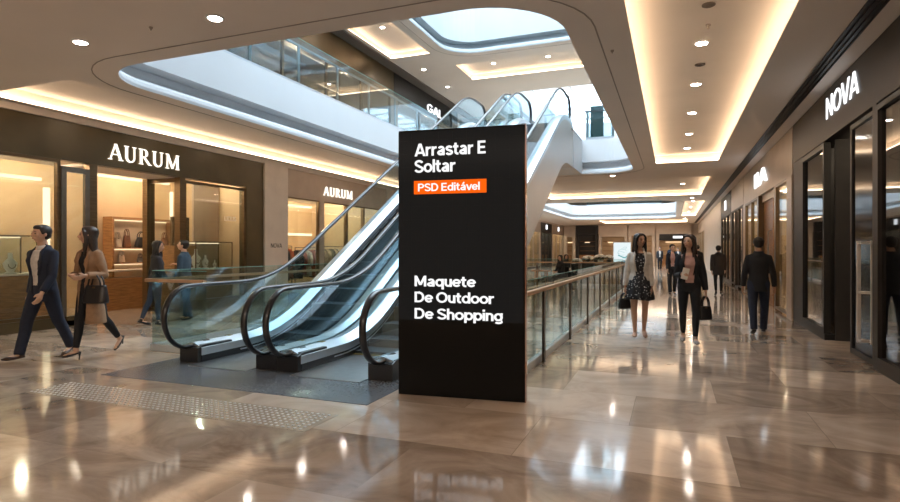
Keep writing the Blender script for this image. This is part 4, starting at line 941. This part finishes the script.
def person(loc, rz, H, label, female=False, legs=((22, 6, 0), (-18, 14, 25)), arms=None, turn=0, nod=0, lean=2, top='jacket', topm='navy', inner='shirt', bottom='navy', hem=.47,
           hair='short', hairm='hair', shoes='shoe', heel=0.0, skin=0, vox=.0085, open_w=.05, bare=False, skirt_len=.36, tight=False, tightm=None, sit=False, build=1.0, drape=True, cat='person', group=None, collar=True):
    h = lambda k: k * H
    # --- joints (feet will be dropped on z = 0)
    hipz = .53; hw = .052 if not female else .050; sw = (.108 if not female else .091) * build
    J = {}; low = 9
    for i, sx in enumerate((-1, 1)):   # 0 = figure's right, 1 = left
        a, b, c = [math.radians(q) for q in legs[i]]
        hp = V(sx * h(hw), 0, 0); kn = hp + V(sx * h(.004), -math.sin(a) * h(.245), -math.cos(a) * h(.245))
        an = kn + V(-sx * h(.008), -math.sin(a - b) * h(.235), -math.cos(a - b) * h(.235))
        fp = c; fd = V(sx * .12, -math.cos(fp), -math.sin(fp)); fu = V(0, -math.sin(fp), math.cos(fp))
        heelp = an - fu * h(.04) - fd * h(.028); toe = an - fu * h(.04) + fd * h(.112)
        if heel: toe = an - fu * h(.04) + fd * h(.10)
        J[i] = dict(hip=hp, knee=kn, ank=an, heel=heelp, toe=toe, fd=fd, fu=fu)
        low = min(low, heelp.z - (heel if heel and not sit else 0), toe.z)
    dz = -low if not sit else h(.28)
    off = V(0, 0, dz)
    for i in (0, 1):
        for k in ('hip', 'knee', 'ank', 'heel', 'toe'): J[i][k] = J[i][k] + off
    P = off.copy()                                    # pelvis centre (hip joint height)
    la = math.radians(lean)
    def sp(t, y=0.0): return P + V(0, -math.sin(la) * h(t) + y * H, math.cos(la) * h(t))   # along the spine, t in units of H above hip joint
    neck = sp(.325); headc = sp(.415, -.012)
    R = h(.0655)
    A = arms or [((0, -.25, -1), (0, -.5, -1)), ((0, .25, -1), (0, .0, -1))]
    sh = []
    for i, sx in enumerate((-1, 1)):
        s = sp(.270) + V(sx * h(sw - .008), 0, 0); u = V(*A[i][0]).normalized(); f = V(*A[i][1]).normalized()
        u = (u + V(sx * .10, 0, 0)).normalized()
        e = s + u * h(.172); w = e + f * h(.148); sh.append(dict(s=s, e=e, w=w, f=f, u=u))
    # torso section table: t, half width, half depth, y shift
    if female: T = [(-.045, .060, .052, 0), (-.01, .092, .066, .004), (.03, .096, .066, .004), (.07, .080, .054, 0), (.105, .070, .047, -.002), (.15, .076, .052, -.004), (.195, .084, .064, -.010), (.225, .086, .060, -.008), (.26, .088, .048, 0), (.290, .080, .040, .002), (.308, .045, .032, .002)]
    else: T = [(-.045, .060, .054, 0), (-.01, .090, .064, .003), (.03, .092, .062, .002), (.07, .086, .056, 0), (.105, .084, .056, -.002), (.15, .092, .060, -.003), (.20, .102, .066, -.004), (.24, .106, .062, 0), (.27, .104, .052, .002), (.298, .086, .042, .004), (.315, .048, .035, .003)]
    T = [(t, a * build, b * build, y) for t, a, b, y in T]
    def torso(mb, grow=0.0, t0=-9, t1=9, wf=1.0, extra_low=None):
        rs = []
        if extra_low:
            for t, a, b in extra_low: rs.append(ring_at(sp(t), h(a), h(b)))
        for t, a, b, y in T:
            if t0 <= t <= t1: rs.append(ring_at(sp(t, y), h(a) * wf + grow, h(b) + grow))
        mb.rings(rs)
    def limb(mb, pts, rad, n=12): mb.tube(pts, rad, n=n); [mb.ell(p, (r, r, r), n, 7) for p, r in zip(pts, rad)]
    # --- body: one surface
    mb = MB(); torso(mb)
    for i in (0, 1):
        j = J[i]; mid = (j['hip'] + j['knee']) / 2; m2 = j['knee'].lerp(j['ank'], .32) + V(0, h(.008), 0)
        limb(mb, [j['hip'] + V(0, 0, -h(.01)), mid, j['knee'], m2, j['ank']], [h(.048), h(.041), h(.030), h(.0295), h(.018)])
        fd, fu = j['fd'], j['fu']; c0 = j['heel'] + fu * h(.02) + fd * h(.015)
        limb(mb, [j['ank'], c0 + fd * h(.01)], [h(.019), h(.018)]); mb.tube([c0, c0 + fd * h(.055), j['toe'] + fu * h(.012) - fd * h(.02), j['toe'] + fu * h(.009)], [h(.019), h(.021), h(.022), h(.010)], n=12, flat=.65, up=(1, 0, 0))
    hands = []
    for i, sx in enumerate((-1, 1)):
        q = sh[i]; el = q['e']
        limb(mb, [q['s'], q['s'].lerp(el, .5), el, el.lerp(q['w'], .35), q['w']], [h(.027), h(.026), h(.021), h(.0215), h(.0145)])
        # hand: palm, four fingers of different lengths, thumb
        d = (q['f'] + V(0, -.05, -.35)).normalized(); side = V(0, -1, 0) - d * V(0, -1, 0).dot(d)
        if side.length < .3: side = V(-sx, 0, 0.2) - d * V(-sx, 0, .2).dot(d)
        side.normalize(); nrm = d.cross(side).normalized() * 1.0; inw = nrm if nrm.x * sx < 0 else -nrm
        pc = q['w'] + d * h(.026); ff = []
        mb.rings([[tuple(q['w'] + d * h(t) + side * (h(a) * math.cos(2 * PI * k / 12)) + nrm * (h(b) * math.sin(2 * PI * k / 12))) for k in range(12)] for t, a, b in ((-.005, .013, .0115), (.012, .019, .0105), (.035, .0235, .0095), (.052, .022, .0085))])
        for k, L in enumerate((.040, .046, .043, .033)):
            b0 = q['w'] + d * h(.045) + side * h(.0165 - .011 * k)
            p1 = b0 + d * h(L * .5) + inw * h(.006); p2 = p1 + d * h(L * .32) + inw * h(.014); p3 = p2 + d * h(L * .12) + inw * h(.012)
            mb.tube([b0, p1, p2, p3], [h(.0056), h(.0054), h(.005), h(.004)], n=8)
        t0 = q['w'] + d * h(.014) + side * h(.014); t1 = t0 + (side * .75 + d * .6 + inw * .3) * h(.022); t2 = t1 + (d * .9 + inw * .4) * h(.022)
        mb.tube([t0, t1, t2], [h(.0075), h(.0062), h(.0048)], n=8)
        hands.append(q['w'] + d * h(.062) + inw * h(.008))
    # neck + head
    limb(mb, [sp(.30, .004), sp(.355, -.002)], [h(.037 if not female else .028), h(.033 if not female else .026)])
    Rz = Matrix.Rotation(math.radians(turn), 3, 'Z') @ Matrix.Rotation(math.radians(-nod), 3, 'X')
    def hd(x, y, z): return headc + Rz @ V(x * R, y * R, z * R)
    def hell(m, c, r, n=16, k=11): m.ell(hd(*c), (r[0] * R, r[1] * R, r[2] * R), n, k, Rz)
    hell(mb, (0, .10, .22), (.74, .92, .80)); hell(mb, (0, -.20, -.30), (.56, .58, .66)); hell(mb, (0, -.44, -.72), (.27, .26, .22)); hell(mb, (0, -.5, .18), (.5, .34, .36))
    mb.tube([hd(0, -.80, .16), hd(0, -.90, -.06), hd(0, -1.02, -.24)], [.09 * R, .12 * R, .15 * R], n=8); hell(mb, (0, -.96, -.25), (.15, .14, .11), 8, 6)
    hell(mb, (0, -.77, -.50), (.24, .13, .09), 10, 6)
    for sx in (-1, 1): hell(mb, (sx * .74, .02, -.05), (.09, .19, .27), 10, 7); hell(mb, (sx * .36, -.62, -.12), (.2, .2, .22), 8, 6)
    body = put('person', remesh(mb, vox, 2), SKIN[skin], None, 0, loc)
    body.rotation_euler = (0, 0, rz); tag(body, label, cat, group)
    fm = MB()
    for sx in (-1, 1): fm = MB(); fm.ell(hd(sx * .30, -.80, .05), (.12 * R, .07 * R, .06 * R), 10, 6, Rz); fm.build('eye', F['eye'], body, smooth=True)
    for sx in (-1, 1): MB().tube([hd(sx * .14, -.86, .22), hd(sx * .32, -.85, .27), hd(sx * .48, -.74, .22)], [.03 * R, .04 * R, .02 * R], n=6).build('eyebrow', F[hairm], body, smooth=True)
    MB().tube([hd(-.2, -.84, -.50), hd(0, -.915, -.50), hd(.2, -.84, -.50)], [.03 * R, .06 * R, .03 * R], n=7).build('mouth', F['lip'], body, smooth=True)
    # hair
    hm = MB(); hell(hm, (0, .22, .34), (.84, .92, .80), 18, 12); hell(hm, (0, .42, -.05), (.76, .62, .62), 16, 10)
    if hair == 'short':
        hell(hm, (0, -.34, .74), (.60, .42, .30)); 
        for sx in (-1, 1): hell(hm, (sx * .70, -.10, .22), (.12, .24, .32), 8, 7)
    else:
        Lh = dict(long=-2.6, mid=-1.6, verylong=-3.3)[hair]
        hell(hm, (0, -.22, .80), (.62, .44, .30)); 
        hm.rings([[tuple(hd(a * math.cos(2 * PI * k / 16), c + b * math.sin(2 * PI * k / 16), z)) for k in range(16)] for a, b, c, z in ((.84, .66, .26, .35), (.90, .62, .32, -.3), (.92, .52, .46, -1.0), (.98, .42, .54, Lh * .6), (.74, .32, .62, Lh * .88), (.42, .18, .66, Lh))])
        for sx in (-1, 1):
            hm.tube([hd(sx * .40, -.52, .84), hd(sx * .76, -.38, .35), hd(sx * .84, -.22, -.35), hd(sx * .88, -.18, -1.0), hd(sx * .80, -.30, -1.7 if Lh < -2 else -1.2), hd(sx * .7, -.36, max(Lh * .86, -2.5))], [.16 * R, .2 * R, .2 * R, .24 * R, .22 * R, .08 * R], n=10)
    put('hair', remesh(hm, vox * 1.1, 2), F[hairm], body)
    # lower clothes
    g = .008 * 1.0
    if bottom and not bare:
        mb = MB(); torso(mb, .010, -.05, .11)
        for i in (0, 1):
            j = J[i]; mid = (j['hip'] + j['knee']) / 2; m2 = j['knee'].lerp(j['ank'], .35) + V(0, h(.006), 0); e = j['knee'].lerp(j['ank'], .93)
            k = (.054, .0455, .034, .033, .0225) if tight else (.058, .051, .042, .039, .035)
            if not tight: e = j['knee'].lerp(j['ank'], 1.03)
            limb(mb, [j['hip'], mid, j['knee'], m2], [h(q) for q in k[:4]], 14); mb.tube([m2, e], [h(k[3]), h(k[4])], n=14)
        put('trousers', remesh(mb, vox * 1.15, 3), F[bottom], body)
    if bare and skirt_len:
        n = 56; rs = []
        for q in range(9):
            t = .10 - skirt_len * q / 8; u = q / 8
            cc = sp(t); a = h(.074 + .066 * u ** .7); b = h(.052 + .058 * u ** .7)
            rs.append([(cc.x + (a + h(.008) * u * math.sin(11 * 2 * PI * k / n)) * math.cos(2 * PI * k / n), cc.y + (b + h(.008) * u * math.sin(11 * 2 * PI * k / n)) * math.sin(2 * PI * k / n), cc.z + h(.006) * u * math.cos(3 * 2 * PI * k / n)) for k in range(n)])
        o = MB().rings(rs, cap=False).build('skirt', F[bottom], body, smooth=True); sm = o.modifiers.new('s', 'SOLIDIFY'); sm.thickness = .006
    # shoes
    for i in (0, 1):
        j = J[i]; fd, fu = j['fd'], j['fu']; mb = MB(); s0 = j['heel'] + fu * h(.014); lowcut = heel > 0
        mb.tube([s0 - fd * h(.008) + fu * h(.006), s0 + fd * h(.02) + fu * h(.004), s0 + fd * h(.07), j['toe'] + fu * h(.013) - fd * h(.025), j['toe'] + fu * h(.010) + fd * h(.004)], [h(.017), h(.022), h(.025), h(.0255), h(.010)], n=14, flat=.62 if not lowcut else .5, up=(1, 0, 0))
        if not lowcut: limb(mb, [s0 + fd * h(.02) + fu * h(.012), s0 + fd * h(.026) + fu * h(.032)], [h(.022), h(.021)])
        else: mb.tube([s0 + fu * h(.004), s0 + fu * h(.0) - V(0, 0, heel * .55) + fd * .0, s0 + fd * h(.004) - V(0, 0, heel + h(.012))], [h(.013), h(.006), h(.005)], n=8)
        put('shoe', remesh(mb, vox * .8, 1), F[shoes], body)
    # upper clothes
    def sleeves(mb, gr, full=True, flare=0.0):
        for i in (0, 1):
            q = sh[i]; end = q['e'].lerp(q['w'], .93)
            limb(mb, [q['s'] + V(0, 0, -h(.004)), q['s'].lerp(q['e'], .5), q['e'], q['e'].lerp(q['w'], .5)], [h(.030) + gr, h(.029) + gr, h(.025) + gr, h(.023) + gr])
            mb.tube([q['e'].lerp(q['w'], .5), end], [h(.023) + gr, h(.0205) + gr + flare], n=14)
    if inner:
        mb = MB(); torso(mb, .011, .0, .30)
        for q in sh: mb.tube([sp(.265), q['s'] + V(0, 0, h(.004))], [h(.030), h(.026)], n=12); mb.ell(q['s'], (h(.029),) * 3, 12, 8)
        put('top', remesh(mb, vox * 1.1, 2), F[inner], body)
        if collar:
            mb = MB(); mb.tube([sp(.300, .0), sp(.322, -.004), sp(.334, -.006)], [h(.042), h(.038), h(.037)], n=16); mb.build('shirt_collar', F[inner], body, smooth=True)
    mb = MB(); lowr = None
    gr = .020
    if top == 'coat': lowr = [(-hem + .0, .125, .092), (-.16, .112, .085), (-.08, .104, .078)]
    elif top == 'jacket': lowr = [(-.085, .100 * build, .074 * build), (-.05, .099 * build, .072 * build)] if not female else [(-.05, .098, .072), (-.02, .094, .068)]
    elif top == 'parka': lowr = [(-.12, .112, .082), (-.05, .108, .08)]
    torso(mb, gr, .0 if lowr else .02, .32, extra_low=lowr)
    sleeves(mb, .010 if top != 'parka' else .016)
    mb.tube([sp(.285, .004), sp(.325, .006), sp(.338, .008)], [h(.066), h(.050), h(.044)], n=16)
    if top == 'parka': mb.ell(sp(.315, .03), (h(.065), h(.05), h(.035)), 14, 9)
    me = remesh(mb, vox * 1.1, 3)
    if open_w > 0:   # front opening with a V towards the neck
        bm = bmesh.new(); bm.from_mesh(me); kill = []
        z0 = sp(.04).z; z1 = sp(.30).z
        for f in bm.faces:
            c = f.calc_center_median(); u = min(1.0, (c.z - z0) / (z1 - z0)); yl = sp(c.z / H if False else 0).y
            if u < 0: w = open_w * H * (.55 + .9 * min(1, -u * 2) if top in ('coat', 'jacket') else .55)
            else: w = open_w * H * (.55 + .65 * u)
            tt = (c.z - P.z) / H; yc = sp(tt).y
            if c.y < yc - .012 * H and abs(c.x) < w: kill.append(f)
        bmesh.ops.delete(bm, geom=kill, context='FACES')
        for _ in range(4): bmesh.ops.smooth_vert(bm, verts=[v for v in bm.verts if v.is_boundary], factor=.5, use_axis_x=True, use_axis_y=True, use_axis_z=True)
        bm.to_mesh(me); bm.free()
        for p in me.polygons: p.use_smooth = True
    nm = dict(coat='coat', jacket='jacket', parka='parka').get(top, 'jacket')
    o = put(nm, me, F[topm], body)
    if open_w > 0: sm = o.modifiers.new('s', 'SOLIDIFY'); sm.thickness = .008; sm.offset = -1
    if open_w > 0 and top != 'parka':
        for sx in (-1, 1):
            yy = lambda t, k=.0: -(h(.052) + gr + .012 + k)
            pts = [(sx * h(.030), .006, .332), (sx * h(.050), yy(.28, -.022), .285), (sx * h(.060), yy(.22, .012), .22), (sx * h(.034), yy(.1, .006), .11)]
            rs = []
            for x, y, t in pts:
                c = sp(t); w = h(.013) if t not in (.332, .11) else h(.006)
                rs.append([(x - w, c.y + y - .0, c.z), (x + w, c.y + y + .004, c.z), (x + w, c.y + y + .014, c.z), (x - w, c.y + y + .012, c.z)])
            MB().rings(rs).build('lapel', F[topm], body, smooth=True)
    M = Matrix.Translation(Vector(loc)) @ Matrix.Rotation(rz, 4, 'Z')
    return body, [M @ p for p in hands], [M @ q['e'].lerp(q['w'], .45) for q in sh]
VN = .0085; VF = .012
# the couple at the left
man, hm_, _ = person((-8.06, 5.18, 0), math.radians(8), 1.84, 'man in navy suit and open pale shirt walking at the far left', legs=((20, 4, -4), (-17, 12, 22)), turn=-10, lean=1,
    arms=[((-.1, .25, -1), (-.1, -.15, -1)), ((.05, -.2, -1), (.05, -.75, -1))], topm='navy', inner='shirt', bottom='navy', shoes='shoeb', open_w=.035, skin=0)
wl, hw_, fo_ = person((-7.46, 5.42, 0), math.radians(4), 1.76, 'long-haired woman in camel coat carrying a dark handbag beside the man in the navy suit', female=True, legs=((12, 3, 4), (-16, 24, 44)), turn=-42, lean=1,
    arms=[((-.05, -.1, -1), (.85, -1.0, .1)), ((.25, .05, -1), (-.15, -1.0, .0))], top='coat', topm='camel', inner='black', bottom='black', tight=True, hair='verylong', hairm='hairb', shoes='shoe', heel=.075, open_w=.028, hem=.27, collar=False, skin=0)
p = fo_[1]
b1 = bag_mesh(.36, .24, .15, 'black_leather', 'dark structured handbag hanging from the arm of the woman in the camel coat', (p.x, p.y, p.z - .375), math.radians(10), handle=.3, taper=.85, hh=.15)
# two women walking towards the camera
w3, hh3, _ = person((-.53, 10.15, 0), math.radians(6), 1.73, 'woman in short dark speckled dress and pale jacket walking along the glass railing', female=True, legs=((9, 2, 4), (-7, 5, 22)), turn=32, lean=0,
    arms=[((-.12, .12, -1), (-.1, -.1, -1)), ((.0, .05, -1), (.05, -.25, -1))], top='jacket', topm='cream', inner='dots', bottom='dots', bare=True, skirt_len=.265, hair='long', hairm='hair', shoes='beige', heel=.05, open_w=.055, skin=1, collar=False)
p = hh3[0]
bag_mesh(.22, .18, .10, 'black_leather', 'black bag held against the skirt of the woman in the speckled dress', (p.x - .02, p.y, p.z - .27), .5, hh=.09)
w4, hh4, tf4 = person((.245, 9.95, 0), math.radians(2), 1.74, 'woman with glasses in dark blazer, pink top and black trousers holding a white paper', female=True, legs=((-9, 12, 12), (12, 3, 0)), turn=-30, lean=0,
    arms=[((-.05, -.05, -1), (.3, -1, .12)), ((.15, .1, -1), (.1, -.1, -1))], top='jacket', topm='black', inner='pink', bottom='black', tight=True, hair='long', hairm='hairb', shoes='sneaker', open_w=.060, skin=0, collar=False)
p = hh4[1]
bag_mesh(.22, .22, .12, 'black_leather', 'small black bag hanging from the left hand of the woman in the pink top', (p.x + .0, p.y, p.z - .35), .4, taper=.8, hh=.16)
p = hh4[0]
pp = tag(MB().rings([[(-.05, 0, -.09), (.05, -.0, -.09), (.05, .002, -.09), (-.05, .002, -.09)], [(-.05, .015, .09), (.05, .015, .09), (.05, .017, .09), (-.05, .017, .09)]]).build('paper', M_bust, loc=(p.x, p.y - .02, p.z + .03)), 'folded white paper held up by the woman in the pink top', 'paper')
pp.rotation_euler = (0, .25, .2)
gl = MB()
hc = V(0, 0, 0)
# man seen from behind, right
m5, _, _ = person((1.42, 11.4, 0), math.radians(176), 1.70, 'man in dark suit walking away in front of the tan shop on the right', legs=((8, 3, 4), (-10, 8, 16)), turn=4,
    arms=[((-.14, .05, -1), (-.1, -.2, -1)), ((.12, .1, -1), (.1, -.15, -1))], topm='black', inner='shirt', bottom='navy', open_w=.03, skin=1, build=.94)
m6, _, _ = person((1.40, 20.7, 0), math.radians(178), 1.62, 'person in dark parka walking away in the middle distance on the right', legs=((9, 4, 0), (-9, 12, 20)), top='parka', topm='brownblk', inner='shirt', bottom='black', tight=True, open_w=0, vox=VF, build=1.08)
m7, _, _ = person((-.02, 20.2, 0), math.radians(5), 1.66, 'person in black open jacket and muted pink top walking between and behind the two women', female=True, legs=((10, 4, 0), (-9, 10, 20)), topm='black', inner='pink', bottom='black', open_w=.05, vox=VF, turn=20, hair='short', collar=False)
m8, _, _ = person((1.0, 27.0, 0), math.radians(170), 1.68, 'distant person in dark clothes half hidden behind the woman in the pink top', legs=((8, 4, 0), (-9, 10, 20)), topm='char', inner='shirt', bottom='black', open_w=0, vox=VF)
# pair chatting by the boutique
w9, _, _ = person((-9.62, 8.35, 0), math.radians(150), 1.68, 'dark-haired woman in black jacket and jeans standing with her back turned at the AURUM window', female=True, legs=((3, 2, 0), (-14, 8, 14)), top='jacket', topm='char', inner='shirt', bottom='jeans', tight=True, hair='long', open_w=0, vox=VF, turn=-30)
w10, _, _ = person((-9.75, 9.2, 0), math.radians(-70), 1.70, 'short-haired person in slate blue top facing the dark-haired woman at the AURUM window', legs=((3, 2, 0), (-8, 6, 8)), top='jacket', topm='bluetop', inner='shirt', bottom='jeans', open_w=0, vox=VF, turn=15, nod=15, arms=[((-.05, -.1, -1), (.2, -1, .6)), ((.05, .0, -1), (0, -.6, -1))])
# seated pair beyond the escalators
for i, (x, y, rz, mt_, lb) in enumerate(((-4.25, 23.2, -.5, 'black', 'dark-clothed person seated on a chair beyond the escalators, nearer the camera'), (-4.75, 27.0, .5, 'char', 'dark-clothed person seated on a chair near the kiosk planters'))):
    ch = tag(empty('chair', (x, y, 0), rz), ('dark chair under the nearer seated person beyond the escalators', 'dark chair under the seated person near the kiosk planters')[i], 'chair')
    MB().box(-.22, .22, -.22, .22, .345, .385).build('seat', M_dark, ch, bevel=.01); MB().box(-.21, .21, .20, .23, .385, .82).build('backrest', M_dark, ch, bevel=.01)
    for a in (-1, 1):
        for b in (-1, 1): MB().tube([(a * .19, b * .19, .345), (a * .2, b * .21, 0.0)], .014, n=6).build('leg', M_dark, ch)
    person((x + .0, y, .0), rz, 1.7, lb, female=True, legs=((86, 86, 0), (80, 80, 0)), arms=[((0, -.4, -1), (.4, -1, -.1)), ((0, -.4, -1), (-.4, -1, -.1))], topm=mt_, inner='shirt', bottom='black', tight=True, hair='long', open_w=0, vox=VF, sit=True, lean=4)
# distant passers-by near the end shop
for i, (x, y, rz, tm, bt) in enumerate(((-.9, 44, 0.1, 'char', 'black'), (-.2, 50, 3.0, 'navy', 'black'), (.35, 47, .2, 'bluetop', 'jeans'))):
    person((x, y, 0), rz, (1.7, 1.78, 1.64)[i], ('distant shopper in charcoal jacket left of the walkway near the end shop', 'distant shopper in navy walking towards the end shop', 'distant shopper in slate blue top near the end shop')[i], legs=((9, 4, 0), (-9, 10, 20)), topm=tm, inner='shirt', bottom=bt, open_w=0 if rz > 2 else .03, vox=.02)
